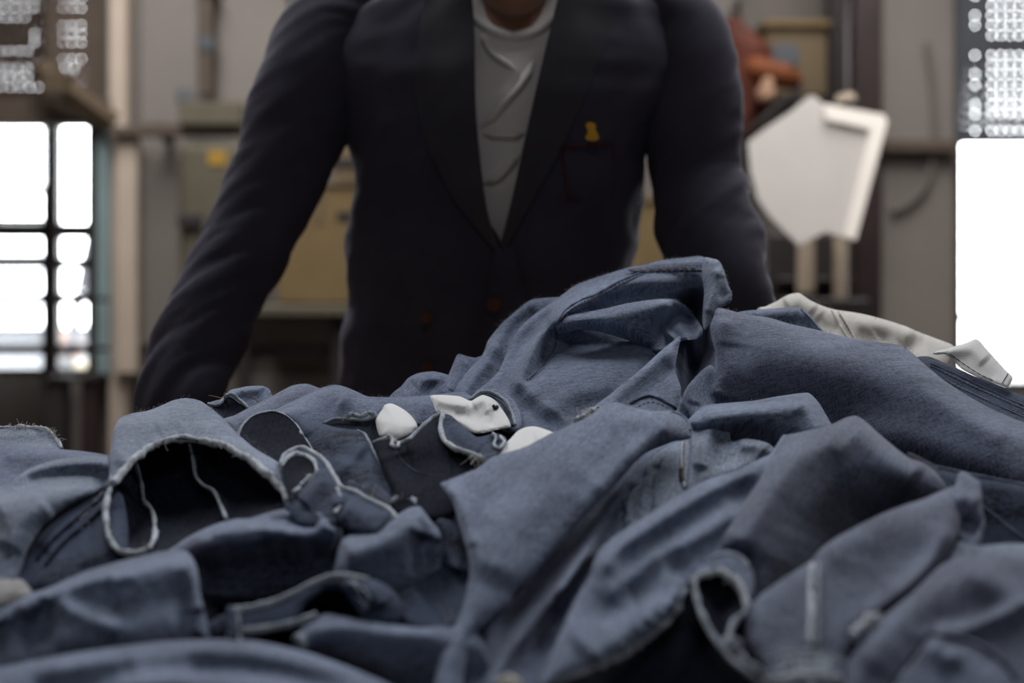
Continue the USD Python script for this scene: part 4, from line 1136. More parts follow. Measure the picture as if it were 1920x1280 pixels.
hem(j, p2, [(924, 760), (928, 766), (932, 762)], M['thread_dark'], 0.0018, 'rivet_hole', 0.0012, 0.1)
p3 = Sheet(j, 'pocket_bag', M['pocket_white'], [(915, 866), (930, 848), (957, 822), (970, 808), (984, 801), (998, 799), (1012, 801), (1040, 812), (1060, 830), (1000, 880), (930, 890)], off=-0.045, roll=0.014, bulge=0.006, seed=42, step=3, label='smooth white pocket bag under the centre leg',
           strokes=[(-0.7, 10, 10, [(972, 822), (990, 818), (1004, 812)])])
j2 = jeans('open denim waist arching over the white crumpled cloth below the peak')
q = Sheet(j2, 'waist', M['denim_mid'], [(860, 752), (884, 742), (906, 732), (929, 728), (950, 738), (968, 756), (978, 786), (972, 806), (962, 800), (958, 776), (944, 756), (926, 744), (905, 742), (884, 752)], off=-0.026, grain=20, roll=0.005, seed=43, step=3)
hem(j2, q, [(880, 750), (892, 740), (909, 734), (929, 738), (948, 752), (960, 774), (966, 796)], M['dull_edge'], 0.0015, 'waist_edge', 0.001, 0.4)
hem(j2, q, [(884, 757), (905, 744), (926, 745), (943, 757), (956, 776), (961, 798)], M['denim_dark'], 0.0016, 'waist_edge', 0.001, 0.4, seed=4)

# --- frayed end behind the centre leg
j = jeans('pale frayed trouser end poking out just above the centre leg')
q = Sheet(j, 'leg', M['denim_light'], [(1076, 792), (1088, 778), (1102, 768), (1116, 763), (1128, 768), (1150, 772), (1150, 800), (1090, 812)], off=-0.055, roll=0.004, seed=45, step=3)
fray(j, q, [(1082, 792), (1100, 776), (1120, 768)], M['thread_white'], 90, 0.011, 0.0005, (.1, 0, .3), seed=21)
for k in range(4):
    hem(j, q, [(1080 + 10 * k, 790 - 6 * k), (1088 + 10 * k, 782 - 6 * k), (1094 + 10 * k, 784 - 6 * k)], M['worn_edge'], 0.0022, 'frayed_edge', 0.004, 0.8, seed=30 + k)

# --- rolled jeans with long pale waist edge
j = jeans('dark jeans with two pale-edged openings curling like a ring beside the big cuff')
R0 = Sheet(j, 'waist', M['denim_dark'], [(524, 872), (530, 856), (541, 846), (561, 838), (586, 848), (612, 868), (630, 896), (642, 914), (668, 922), (697, 940), (730, 954), (746, 972), (730, 1000), (680, 1000), (640, 985), (600, 960), (560, 950), (535, 940)], off=-0.050, grain=60, roll=0.004, seed=50, strokes=[
    (-1.4, 10, 12, [(600, 868), (622, 900), (650, 924), (700, 950), (732, 964)]), (1.4, 18, 30, [(596, 880), (620, 916), (640, 950)]), (1.6, 26, 36, [(650, 940), (690, 970), (720, 990)])])
hem(j, R0, [(527, 872), (532, 856), (542, 847), (561, 839), (586, 848), (611, 868), (629, 897), (641, 915), (667, 922), (697, 940), (725, 952), (738, 964), (743, 974)], M['worn_edge'], 0.0022, 'waist_edge', 0.0008, 0.3, seed=2)
R1 = Sheet(j, 'leg_lining', M['denim_ink_and_shade'], [(529, 878), (546, 856), (567, 855), (585, 864), (591, 882), (579, 898), (562, 918), (545, 936), (535, 915)], off=-0.070, roll=0, bowl=0.012, seed=51, step=3)
R2 = Sheet(j, 'leg', M['denim_dark'], [(546, 853), (567, 852), (588, 862), (604, 878), (622, 898), (634, 914), (637, 935), (634, 958), (624, 985), (560, 985), (532, 945), (552, 928), (579, 898), (592, 882), (585, 863), (567, 856)], off=-0.064, grain=60, roll=0.010, seed=52, strokes=[(1.3, 18, 22, [(560, 940), (596, 906), (612, 890)])], step=3)
hem(j, R2, [(530, 876), (546, 855), (567, 855), (585, 864), (591, 882), (579, 898), (562, 916), (545, 936)], M['worn_edge'], 0.0026, 'hem', 0.001, 0.5, seed=3)
fray(j, R2, [(546, 855), (575, 858), (590, 876), (560, 920)], M['thread_pale'], 50, 0.005, 0.0004, seed=31)
hem(j, R2, [(632, 916), (637, 930), (636, 948), (628, 962)], M['worn_edge'], 0.0018, 'hem', 0.001, 0.4, seed=4)

# --- big leg opening at the left
j = jeans('blue jeans leg with a large gaping frayed cuff facing the viewer at the left')
rim = [(360, 824), (340, 821), (318, 823), (300, 829), (275, 842), (250, 862), (232, 882), (222, 898), (210, 908), (203, 925), (197, 955), (200, 985), (205, 1010), (213, 1024), (226, 1034), (240, 1037), (262, 1035), (278, 1028), (300, 1040), (420, 1010), (500, 960), (537, 942), (533, 924), (510, 897), (490, 880), (471, 864), (448, 850), (425, 837), (400, 829), (380, 826)]
T0 = Sheet(j, 'leg_lining', M['denim_ink_and_shade'], rim, off=-0.040, tilt=0.9, roll=0, bowl=0.085, seed=60, amp=1.3, strokes=[(2.2, 16, 14, [(362, 850), (372, 900), (412, 935), (426, 985)]), (-1.5, 30, 30, [(320, 850), (330, 920), (350, 980)])])  # dark colour stands in for the shade inside the cuff
T1 = Sheet(j, 'leg', M['denim_light'], [(206, 905, 0), (205, 880), (206, 868), (209, 830), (212, 810), (218, 794), (226, 782), (250, 774), (275, 770), (300, 761), (325, 750), (350, 746), (375, 751), (392, 762), (420, 785), (440, 807), (475, 838), (505, 856), (525, 870), (532, 890), (537, 940, 0), (510, 897, 0), (471, 864, 0), (425, 837, 0), (380, 826, 0), (340, 821, 0), (300, 829, 0), (275, 842, 0), (250, 862, 0), (226, 890, 0), (214, 904, 0)], off=-0.05, grain=-80, roll=0.022, seed=61, tilt=1.15, thick=0.003, yc=880, strokes=[
    (1.2, 26, 30, [(225, 880), (240, 820), (290, 785), (350, 768)]), (1.0, 30, 30, [(350, 775), (410, 800), (470, 850), (520, 890)]), (-0.9, 20, 20, [(240, 860), (265, 820), (300, 800)])],
    pucker=[(0.22, 16, 34, [(226, 884), (275, 836), (320, 815), (380, 818), (440, 838)])])
hem(j, T1, [(540, 940), (533, 922), (510, 897), (471, 864), (425, 837), (380, 826), (340, 821), (300, 829), (275, 842), (250, 862), (226, 890), (212, 905)], M['worn_edge'], 0.0031, 'hem', 0.0005, 0.6, seed=2)
hem(j, T0, [(212, 905), (203, 925), (197, 955), (200, 985), (205, 1010), (213, 1024), (226, 1034), (240, 1037), (262, 1035), (282, 1025), (290, 1005), (290, 978), (283, 952), (270, 940)], M['worn_edge'], 0.0020, 'hem', 0.004, 0.5, seed=3)
hem(j, T0, [(270, 940), (266, 912), (262, 893), (257, 880), (254, 866)], M['dull_edge'], 0.0016, 'seam', 0.004, 0.3, seed=4)
hem(j, T0, [(356, 832), (362, 860), (367, 892), (380, 908), (400, 920), (412, 942), (425, 974)], M['dull_edge'], 0.0016, 'seam', 0.002, 0.3, seed=5)
fray(j, T1, [(540, 935), (510, 897), (471, 864), (400, 829), (340, 821), (275, 842), (226, 890)], M['thread_white'], 150, 0.007, 0.0004, seed=40)
fray(j, T0, [(212, 905), (200, 985), (240, 1037), (285, 1020), (285, 955)], M['thread_pale'], 70, 0.006, 0.0004, seed=41, lift=0.006)

# --- far left
j = jeans('faded jeans leg with frayed hem lying flat at the left edge behind the others')
S0 = Sheet(j, 'leg', M['denim_light'], [(-130, 815), (-60, 800), (0, 801), (35, 799), (60, 801), (85, 803), (98, 812), (112, 830), (118, 845), (110, 880), (40, 880), (-120, 880)], off=0.01, grain=80, roll=0.01, seed=70, strokes=[(-0.8, 8, 8, [(60, 815), (85, 822), (108, 840)]), (-0.6, 8, 8, [(-40, 835), (20, 830), (70, 826)])])
hem(j, S0, [(-20, 803), (35, 801), (62, 803), (84, 805), (98, 814), (110, 830), (116, 842)], M['worn_edge'], 0.0022, 'hem', 0.0, 0.8, seed=2)
fray(j, S0, [(20, 803), (62, 803), (98, 814), (114, 838)], M['thread_white'], 120, 0.007, 0.0004, seed=50)
j = jeans('jeans with a soft arching fold and dark stitched pocket left of the gaping cuff')
S1 = Sheet(j, 'leg', M['denim_mid'], [(-120, 850), (-40, 838), (20, 830), (60, 836), (117, 842), (160, 846), (206, 853), (240, 860), (240, 900), (100, 930), (-110, 960)], off=-0.012, grain=84, roll=0.014, seed=71, strokes=[(0.8, 16, 22, [(0, 846), (80, 848), (180, 860)])])
S2 = Sheet(j, 'fold', M['denim_light'], [(-130, 990), (-60, 930), (0, 912), (22, 902), (50, 881), (75, 870), (100, 863), (150, 855), (206, 856), (222, 870), (222, 896), (206, 912), (188, 918), (150, 936), (112, 960), (80, 988), (52, 1030), (34, 1080), (0, 1115), (-100, 1125)], off=-0.03, grain=70, roll=0.014, seed=72, amp=1.3, strokes=[
    (1.2, 18, 14, [(0, 912), (50, 886), (100, 872), (160, 866), (215, 868)]), (-2.2, 16, 18, [(40, 906), (90, 896), (150, 894), (215, 900)]), (1.6, 26, 46, [(-20, 960), (60, 930), (130, 918), (190, 918)]), (1.2, 30, 30, [(10, 1030), (40, 980), (90, 940)])])
S3 = Sheet(j, 'back_pocket', M['denim_dark'], [(206, 916), (230, 930), (240, 990), (235, 1050), (180, 1080), (90, 1112), (20, 1110), (32, 1070), (48, 1036), (82, 990), (130, 950), (170, 930)], off=-0.022, grain=48, roll=0.016, seed=73, strokes=[(0.8, 20, 26, [(70, 1030), (130, 970), (190, 935)])])
for q in ([(196, 930), (150, 968), (100, 1012), (70, 1050)], [(204, 944), (160, 984), (116, 1022), (86, 1060)]):
    hem(j, S3, q, M['denim_ink_and_shade'], 0.0016, 'seam', 0.0, 0.4)
rng = np.random.default_rng(5)
for k in range(9):
    a = np.array([120 + rng.uniform(0, 75), 0]); a[1] = 1075 - a[0] * 0.72 + rng.uniform(-14, 28)
    stitches(j, S3, [a, a + np.array([9, -7.0]) + rng.normal(0, 2, 2), a + np.array([16, -14.0])], M['thread_pale'], 0.003, 0.001, 0.0006)
stitches(j, S3, [(176, 934), (188, 944), (198, 956)], M['thread_pale'])

# --- front left pair
j = jeans('dark jeans with belt-looped waistband folded across the front below the gaping cuff')
V1 = Sheet(j, 'leg', M['denim_mid'], [(300, 1048), (330, 1022), (350, 1008), (385, 990), (417, 978), (442, 972), (467, 971), (484, 966), (508, 958), (533, 952), (570, 947), (600, 947), (620, 953), (630, 966), (640, 968), (642, 1000), (640, 1050), (632, 1082), (600, 1100), (560, 1120), (500, 1140), (440, 1150), (400, 1180), (360, 1190), (340, 1120)], off=-0.03, tilt=0.72, grain=76, roll=0.014, seed=80, amp=1.3, breaks=[(1.7, 10, [(290, 1062), (400, 1026), (520, 1016), (650, 1004)])], strokes=[
    (2.2, 26, 30, [(350, 1024), (430, 1008), (520, 1000), (600, 992), (634, 986)]), (1.0, 22, 14, [(390, 1000), (450, 984), (510, 988), (545, 998)]),
    (-1.2, 12, 12, [(500, 974), (550, 984), (600, 986)]), (1.3, 16, 12, [(500, 966), (560, 958), (615, 962)]), (0.9, 10, 10, [(622, 962), (612, 985), (632, 1000), (630, 1040)]),
    ])
hem(j, V1, [(622, 956), (632, 975), (640, 1000), (638, 1030)], M['dull_edge'], 0.0012, 'seam', 0.0, 0.4)
V2 = Sheet(j, 'waistband', M['denim_dark'], [(390, 1170), (425, 1150), (478, 1140), (525, 1127), (575, 1101), (619, 1082), (650, 1080), (700, 1086), (740, 1110), (760, 1160), (700, 1190), (680, 1160), (660, 1130), (640, 1108), (610, 1106), (575, 1130), (550, 1168), (494, 1180), (434, 1190), (400, 1200)], off=-0.055, tilt=0.6, grain=20, roll=0.006, seed=81, strokes=[(1.2, 16, 20, [(640, 1092), (690, 1104), (720, 1140)])])
V3 = Sheet(j, 'lining', M['denim_ink_and_shade'], [(440, 1182), (500, 1160), (560, 1140), (590, 1110), (630, 1100), (660, 1118), (690, 1160), (660, 1200), (560, 1210), (470, 1210)], off=-0.035, tilt=0.5, roll=0, bowl=0.05, seed=82)
hem(j, V2, [(428, 1145), (478, 1138), (525, 1125), (575, 1100), (619, 1081), (650, 1081), (690, 1088)], M['dull_edge'], 0.0026, 'waist_edge', 0.0008, 0.25, seed=2)
hem(j, V2, [(432, 1187), (494, 1179), (556, 1167), (594, 1153)], M['dull_edge'], 0.0026, 'waist_edge', 0.0008, 0.25, seed=3)
for k, (x, y) in enumerate([(660, 1092), (680, 1104), (672, 1120)]):
    hem(j, V2, [(x, y), (x + 10, y + 8), (x + 16, y + 20)], M['dull_edge'], 0.0020, 'worn_patch', 0.0, 0.5, seed=40 + k, flat=0.4)
Sheet(j, 'belt_loop', M['denim_dark'], [(426, 1140), (440, 1140), (446, 1190), (444, 1200), (430, 1196), (424, 1160)], off=-0.066, tilt=0.6, roll=0.003, thick=0.004, seed=83, step=3)
hem(j, V2, [(429, 1144), (438, 1147), (446, 1150)], M['worn_edge'], 0.0030, 'belt_loop_tack', 0.010, 0.4, seed=4)
hem(j, V2, [(432, 1188), (440, 1198), (450, 1200)], M['worn_edge'], 0.0028, 'belt_loop_tack', 0.010, 0.4, seed=5)
hem(j, V2, [(443, 1150), (447, 1168), (447, 1188)], M['dull_edge'], 0.0012, 'seam', 0.010, 0.4, seed=6)

j = jeans('pale-hipped jeans lying in front at the left, lit patch on its bulging hip')
X1 = Sheet(j, 'hip', M['denim_blue'], [(-130, 1180), (-40, 1140), (20, 1122), (83, 1104), (130, 1083), (167, 1068), (200, 1058), (233, 1049), (290, 1036), (330, 1030), (352, 1034), (366, 1056), (372, 1080), (375, 1110), (382, 1140), (392, 1180), (392, 1215), (300, 1250), (150, 1270), (0, 1290), (-120, 1320)], off=-0.055, tilt=0.85, grain=70, roll=0.013, seed=85, amp=1.3, breaks=[(1.4, 10, [(20, 1158), (100, 1130), (180, 1118), (250, 1120), (320, 1142), (360, 1175)]), (-1.6, 12, [(0, 1195), (120, 1164), (220, 1156), (300, 1172), (350, 1200)]), (1.6, 12, [(-60, 1258), (100, 1226), (220, 1206), (330, 1196), (400, 1192)])], strokes=[
    (1.8, 20, 50, [(200, 1098), (262, 1078), (320, 1062), (360, 1066)]), (1.6, 24, 20, [(352, 1050), (366, 1096), (378, 1150)]), 
    (1.4, 40, 50, [(90, 1180), (180, 1180), (270, 1172), (350, 1170)]), (-1.4, 20, 20, [(60, 1210), (76, 1160), (92, 1122)]), (1.2, 16, 20, [(20, 1150), (90, 1115), (180, 1085), (260, 1062)]),
    (1.0, 20, 20, [(100, 1130), (150, 1150), (230, 1180)])])
t = thing('cloth', 'white cloth corner coloured grey for shade showing at the left edge in front', 'cloth')
Sheet(t, 'corner', M['tape'], [(-80, 1120), (-20, 1090), (20, 1086), (40, 1086), (52, 1098), (60, 1112), (40, 1130), (-60, 1150)], off=-0.06, roll=0.012, seed=86, step=3)

j = jeans('pale-blue leg arching along the bottom left edge of the picture')
X3 = Sheet(j, 'leg', M['denim_blue'], [(-150, 1290), (-60, 1262), (20, 1246), (100, 1230), (200, 1214), (300, 1202), (383, 1198), (430, 1198), (480, 1201), (525, 1210), (587, 1226), (650, 1248), (728, 1282), (800, 1330), (850, 1400), (780, 1440), (400, 1440), (-100, 1440)], off=-0.065, grain=80, roll=0.022, seed=87, amp=1.3, strokes=[
    (1.6, 26, 40, [(40, 1260), (200, 1232), (380, 1216), (520, 1230), (640, 1268)]), (-1.8, 30, 30, [(330, 1262), (450, 1254), (580, 1274), (680, 1310)]), (1.4, 24, 30, [(200, 1290), (330, 1280), (500, 1290), (620, 1330)]),
    (-1.2, 26, 30, [(60, 1310), (160, 1276), (260, 1258)])])

j = jeans('narrow blue leg end at the bottom centre below the belt-looped waistband')
X4 = Sheet(j, 'leg', M['denim_mid'], [(552, 1200), (558, 1187), (566, 1174), (580, 1163), (594, 1156), (612, 1150), (650, 1156), (681, 1161), (744, 1171), (790, 1176), (832, 1174), (900, 1190), (930, 1300), (900, 1440), (760, 1440), (720, 1300), (640, 1250), (560, 1225)], off=-0.05, tilt=0.8, grain=80, roll=0.016, seed=88, breaks=[(1.6, 10, [(530, 1222), (600, 1194), (680, 1192), (760, 1200), (920, 1216)])], strokes=[
    (1.0, 20, 24, [(575, 1190), (640, 1172), (730, 1182), (830, 1186)])])
hem(j, X4, [(552, 1198), (560, 1190), (566, 1200), (570, 1216)], M['dull_edge'], 0.002, 'hem', 0.001, 0.4)

j = jeans('blue folded leg with bright crest in the centre front, beside the long centre leg')
X5 = Sheet(j, 'leg', M['denim_blue'], [(628, 1090), (625, 1074), (630, 1046), (637, 1019), (650, 1003), (675, 996), (700, 990), (720, 980), (737, 970), (754, 959), (769, 951), (787, 949), (798, 962), (810, 978), (822, 990), (830, 1012), (834, 1045), (830, 1090), (800, 1120), (740, 1130), (690, 1110), (650, 1098)], off=-0.05, grain=66, roll=0.016, seed=89, breaks=[(1.6, 10, [(610, 1080), (680, 1056), (740, 1034), (800, 1016), (840, 1010)])], strokes=[
    (2.0, 26, 34, [(640, 1040), (690, 1020), (740, 996), (785, 968)]), (1.2, 14, 16, [(786, 956), (806, 982), (824, 1016)]), (-3.4, 16, 18, [(800, 1000), (792, 1030), (800, 1070)])])
X6 = Sheet(j, 'leg', M['denim_dark'], [(790, 950), (810, 952), (837, 960), (862, 974), (890, 1000), (900, 1100), (880, 1200), (820, 1190), (760, 1170), (740, 1120), (800, 1080), (830, 1040), (824, 1000), (806, 972)], off=-0.025, grain=10, roll=0.008, seed=90, strokes=[(1.0, 16, 16, [(815, 966), (850, 1010), (860, 1080)]), (-2.5, 40, 30, [(790, 1130), (830, 1100), (850, 1060)])])
for q in ([(842, 1172), (832, 1150), (818, 1130)], [(850, 1160), (842, 1140)]):
    stitches(j, X6, q, M['thread_pale'])
hem(j, X6, [(836, 1176), (862, 1156), (880, 1140)], M['denim_mid'], 0.0014, 'seam', 0.001, 0.3)

# --- the long centre leg
j = jeans('long blue leg sweeping down the centre front to the bottom of the picture')
Y1 = Sheet(j, 'leg', M['denim_blue'], [(826, 908), (836, 902), (848, 897), (872, 887), (896, 877), (922, 857), (952, 847), (984, 838), (1036, 811), (1080, 792), (1100, 782), (1115, 772), (1130, 760), (1146, 754), (1162, 755), (1176, 760), (1220, 770), (1259, 769), (1276, 774), (1290, 786), (1298, 804), (1296, 820), (1280, 826), (1259, 828), (1222, 842), (1190, 868), (1150, 914), (1106, 958), (1078, 988), (1045, 1022), (1018, 1054), (992, 1085), (970, 1110), (953, 1136), (920, 1166), (890, 1196), (870, 1260), (850, 1440), (790, 1440), (812, 1290), (831, 1206), (846, 1180), (861, 1157), (874, 1114), (881, 1070), (877, 1035), (861, 982), (848, 939)], off=-0.075, tilt=0.85, grain=24, roll=0.013, seed=95, amp=1.3, strokes=[
    (1.4, 60, 60, [(1200, 790), (1120, 830), (1020, 900), (950, 1000), (910, 1100)]), (1.2, 24, 30, [(1140, 772), (1200, 786), (1260, 784)]), (-0.5, 12, 14, [(876, 890), (886, 950), (898, 1010)]), (0.6, 14, 10, [(840, 910), (866, 960), (884, 1030)]),
    (0.8, 20, 20, [(1270, 790), (1240, 810), (1180, 856), (1110, 930)])])
hem(j, Y1, [(1262, 772), (1280, 780), (1290, 792), (1294, 806)], M['denim_mid'], 0.001, 'seam')
Y2 = Sheet(j, 'leg_underside', M['denim_mid'], [(1190, 862), (1230, 840), (1290, 822), (1310, 860), (1300, 920), (1240, 960), (1170, 1010), (1120, 1060), (1090, 1130), (1050, 1200), (1010, 1300), (980, 1440), (820, 1440), (850, 1260), (900, 1190), (960, 1130), (1000, 1075), (1060, 1005), (1110, 950), (1150, 905)], off=-0.022, tilt=0.95, grain=28, roll=0.01, seed=96, amp=1.3, strokes=[
    (1.8, 14, 14, [(1180, 910), (1130, 980), (1090, 1050), (1040, 1130)]), (-2.6, 16, 14, [(1200, 900), (1150, 980), (1110, 1050), (1060, 1140), (1000, 1240)]), (-2.4, 20, 18, [(1150, 920), (1080, 1000), (1010, 1085), (940, 1160), (880, 1240)]),
    (1.4, 16, 16, [(1126, 1010), (1070, 1080), (1010, 1150), (950, 1230), (910, 1320)])])
Y3 = Sheet(j, 'leg_inside', M['denim_light'], [(1230, 850), (1270, 826), (1300, 800), (1322, 796), (1345, 786), (1360, 790), (1369, 804), (1372, 826), (1400, 822), (1440, 830), (1450, 850), (1380, 885), (1320, 905), (1250, 950), (1180, 1000), (1176, 940), (1200, 890)], off=-0.035, grain=16, roll=0.008, seed=97, amp=1.3, strokes=[
    (-1.6, 10, 10, [(1206, 880), (1190, 930), (1184, 980)]), (-1.2, 9, 9, [(1236, 870), (1222, 920), (1212, 970)]), (1.2, 18, 14, [(1340, 795), (1322, 830), (1312, 880)]), (-1.2, 14, 14, [(1352, 812), (1345, 850), (1350, 880)]), (1.0, 16, 16, [(1385, 832), (1420, 830), (1440, 842)])])
for k, q in enumerate(([(1279, 828), (1278, 860), (1279, 890), (1284, 914)], [(1290, 806), (1296, 830), (1294, 870), (1288, 914)])):
    hem(j, Y3, q, M['worn_edge'] if k == 0 else M['denim_mid'], 0.0009, 'seam', 0.002, 0.3, seed=k + 1)
stitches(j, Y3, [(1283, 830), (1282, 862), (1283, 906)], M['thread_tan'])
hem(j, Y3, [(1278, 880), (1278, 892), (1280, 904)], M['thread_dark'], 0.002, 'seam_slit', 0.001, 0.3)
for k, q in enumerate(([(1214, 872), (1206, 910), (1202, 950)], [(1166, 930), (1176, 955), (1180, 980)], [(1240, 860), (1230, 900), (1226, 950)])):
    hem(j, Y3, q, M['denim_mid'], 0.0010, 'seam', 0.0, 0.3, seed=k + 5)

j = jeans('folded blue leg right of the long centre leg, below the wide grey-blue leg')
Z1 = Sheet(j, 'leg', M['denim_blue'], [(1290, 796), (1299, 778), (1322, 760), (1364, 755), (1411, 751), (1450, 744), (1490, 738), (1515, 736), (1527, 745), (1538, 758), (1546, 772), (1555, 788), (1562, 806), (1540, 850), (1460, 860), (1400, 850), (1340, 830)], off=-0.055, grain=74, roll=0.014, seed=100, amp=1.3, breaks=[(3.2, 8, [(1290, 800), (1350, 792), (1420, 790), (1480, 800), (1570, 822)])], strokes=[
    (1.6, 20, 26, [(1310, 785), (1380, 772), (1450, 766), (1510, 758)]), (1.0, 14, 16, [(1500, 750), (1520, 775), (1535, 810)])])
Z2 = Sheet(j, 'leg', M['denim_blue'], [(1474, 815), (1456, 834), (1442, 852), (1410, 866), (1380, 880), (1326, 898), (1281, 922), (1250, 940), (1216, 965), (1159, 1000), (1128, 1026), (1112, 1056), (1104, 1084), (1080, 1122), (1054, 1179), (1036, 1220), (1010, 1290), (1040, 1282), (1100, 1262), (1160, 1238), (1212, 1204), (1262, 1160), (1286, 1110), (1310, 1100), (1360, 1090), (1400, 1040), (1430, 980), (1500, 880)], off=-0.085, tilt=0.9, grain=22, roll=0.012, seed=101, amp=1.3, strokes=[
    (1.8, 22, 30, [(1440, 866), (1340, 912), (1240, 972), (1160, 1024), (1110, 1090)]), (-1.2, 20, 22, [(1430, 905), (1330, 955), (1230, 1015), (1150, 1075)]), (1.3, 24, 40, [(1400, 940), (1310, 1000), (1210, 1050), (1120, 1130)]),
    (-1.0, 26, 26, [(1300, 1050), (1200, 1100), (1120, 1180)]), (1.6, 40, 60, [(1290, 1090), (1190, 1160), (1090, 1240)]), (-1.4, 20, 20, [(1180, 1130), (1230, 1110), (1260, 1120)])],
    pucker=[(0.25, 14, 40, [(1280, 1090), (1240, 1150), (1170, 1215), (1100, 1250)])])
hem(j, Z2, [(1284, 1108), (1262, 1156), (1212, 1199), (1160, 1233), (1100, 1257), (1040, 1278)], M['dull_edge'], 0.0018, 'hem', 0.0, 0.9, seed=4)
t = thing('thread_scrap', 'pale scrap of thread lying at the bottom edge under the centre leg', 'thread')
hem(t, Z2, [(935, 1282), (948, 1276), (962, 1280), (970, 1290)], M['thread_white'], 0.003, 'scrap', 0.05, 0.5)

# --- cuffed leg at the lower right
j = jeans('blue leg with narrow rolled frayed cuff at the lower right, knee raised to a peak')
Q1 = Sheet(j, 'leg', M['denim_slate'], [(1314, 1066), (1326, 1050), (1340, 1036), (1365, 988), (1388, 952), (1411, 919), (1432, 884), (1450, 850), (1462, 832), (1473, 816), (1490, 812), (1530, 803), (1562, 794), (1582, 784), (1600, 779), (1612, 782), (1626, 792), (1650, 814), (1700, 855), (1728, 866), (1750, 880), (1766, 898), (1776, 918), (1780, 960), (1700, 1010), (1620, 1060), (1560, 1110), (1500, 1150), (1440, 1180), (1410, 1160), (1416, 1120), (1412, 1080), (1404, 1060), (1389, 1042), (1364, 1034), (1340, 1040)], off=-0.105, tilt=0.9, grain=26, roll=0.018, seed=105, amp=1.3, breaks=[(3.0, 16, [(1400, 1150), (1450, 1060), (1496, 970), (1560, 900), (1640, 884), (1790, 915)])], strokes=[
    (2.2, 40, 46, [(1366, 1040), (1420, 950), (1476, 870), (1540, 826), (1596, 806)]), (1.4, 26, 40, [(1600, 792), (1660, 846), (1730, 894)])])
Q2 = Sheet(j, 'cuff', M['denim_mid'], [(1300, 1088), (1306, 1074), (1315, 1062), (1326, 1048), (1340, 1038), (1364, 1031), (1389, 1038), (1402, 1052), (1411, 1068), (1415, 1090), (1412, 1112), (1404, 1136), (1396, 1120), (1384, 1096), (1370, 1082), (1357, 1076), (1340, 1073), (1325, 1076), (1312, 1086)], off=-0.122, tilt=0.9, grain=20, roll=0.005, seed=106, step=3, thick=0.004)
Q3 = Sheet(j, 'leg_lining', M['denim_ink_and_shade'], [(1304, 1088), (1325, 1074), (1357, 1074), (1382, 1092), (1397, 1118), (1398, 1148), (1376, 1166), (1368, 1200), (1392, 1230), (1450, 1290), (1440, 1330), (1400, 1260), (1343, 1200), (1321, 1163), (1307, 1121)], off=-0.11, tilt=0.9, roll=0, bowl=0.05, seed=107, step=3)
hem(j, Q2, [(1298, 1086), (1312, 1083), (1325, 1075), (1340, 1072), (1357, 1075), (1370, 1082), (1384, 1094), (1396, 1116), (1401, 1134)], M['worn_edge'], 0.0026, 'hem', 0.0005, 0.6, seed=2)
hem(j, Q2, [(1320, 1056), (1345, 1042), (1370, 1039), (1392, 1048), (1404, 1064)], M['dull_edge'], 0.0012, 'seam', 0.0, 0.4, seed=3)
hem(j, Q3, [(1302, 1086), (1306, 1121), (1321, 1163), (1343, 1200), (1375, 1238), (1404, 1262), (1436, 1290)], M['dull_edge'], 0.0018, 'hem', 0.004, 0.4, seed=4)
hem(j, Q3, [(1401, 1134), (1396, 1150), (1376, 1164), (1367, 1198), (1374, 1212), (1389, 1228), (1415, 1250), (1452, 1275)], M['dull_edge'], 0.0018, 'hem', 0.004, 0.6, seed=5)
hem(j, Q3, [(1364, 1200), (1372, 1208), (1380, 1218)], M['dull_edge'], 0.0040, 'bunched_edge', 0.006, 0.7, seed=6)
fray(j, Q2, [(1298, 1086), (1325, 1075), (1357, 1075), (1396, 1116)], M['thread_pale'], 60, 0.006, 0.0005, seed=60)

# --- leg with pale vertical seam
j = jeans('jeans with a pale worn side seam running down to a hem at the bottom right')
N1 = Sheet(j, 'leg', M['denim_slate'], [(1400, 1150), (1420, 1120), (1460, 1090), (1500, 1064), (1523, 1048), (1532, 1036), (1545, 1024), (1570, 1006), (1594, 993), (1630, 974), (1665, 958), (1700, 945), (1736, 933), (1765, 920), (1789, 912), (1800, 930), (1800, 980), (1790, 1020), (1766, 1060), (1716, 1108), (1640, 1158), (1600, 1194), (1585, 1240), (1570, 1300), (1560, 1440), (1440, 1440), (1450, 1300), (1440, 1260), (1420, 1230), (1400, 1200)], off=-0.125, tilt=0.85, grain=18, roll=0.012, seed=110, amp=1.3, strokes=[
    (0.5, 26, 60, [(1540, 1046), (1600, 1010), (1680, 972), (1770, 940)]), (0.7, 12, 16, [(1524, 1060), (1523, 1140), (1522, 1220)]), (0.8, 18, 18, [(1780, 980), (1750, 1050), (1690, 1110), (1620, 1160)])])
hem(j, N1, [(1523, 1060), (1520, 1100), (1521, 1150), (1519, 1200), (1521, 1250), (1523, 1300)], M['worn_edge'], 0.0019, 'seam', 0.0, 0.6, seed=2)
hem(j, N1, [(1536, 1056), (1533, 1100), (1533, 1150), (1532, 1200), (1528, 1232)], M['dull_edge'], 0.0012, 'seam', 0.0, 0.5, seed=3)
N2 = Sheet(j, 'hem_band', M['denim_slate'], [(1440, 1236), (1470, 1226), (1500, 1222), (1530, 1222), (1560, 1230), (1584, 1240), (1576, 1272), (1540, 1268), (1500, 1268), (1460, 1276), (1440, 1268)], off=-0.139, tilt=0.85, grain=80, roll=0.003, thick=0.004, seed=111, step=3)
hem(j, N2, [(1440, 1238), (1470, 1228), (1500, 1224), (1530, 1224), (1560, 1232), (1584, 1242)], M['dull_edge'], 0.0016, 'seam', 0.0, 0.6, seed=4)
hem(j, N2, [(1436, 1276), (1460, 1274), (1500, 1267), (1540, 1267), (1576, 1272)], M['worn_edge'], 0.0022, 'hem', 0.001, 0.5, seed=5)
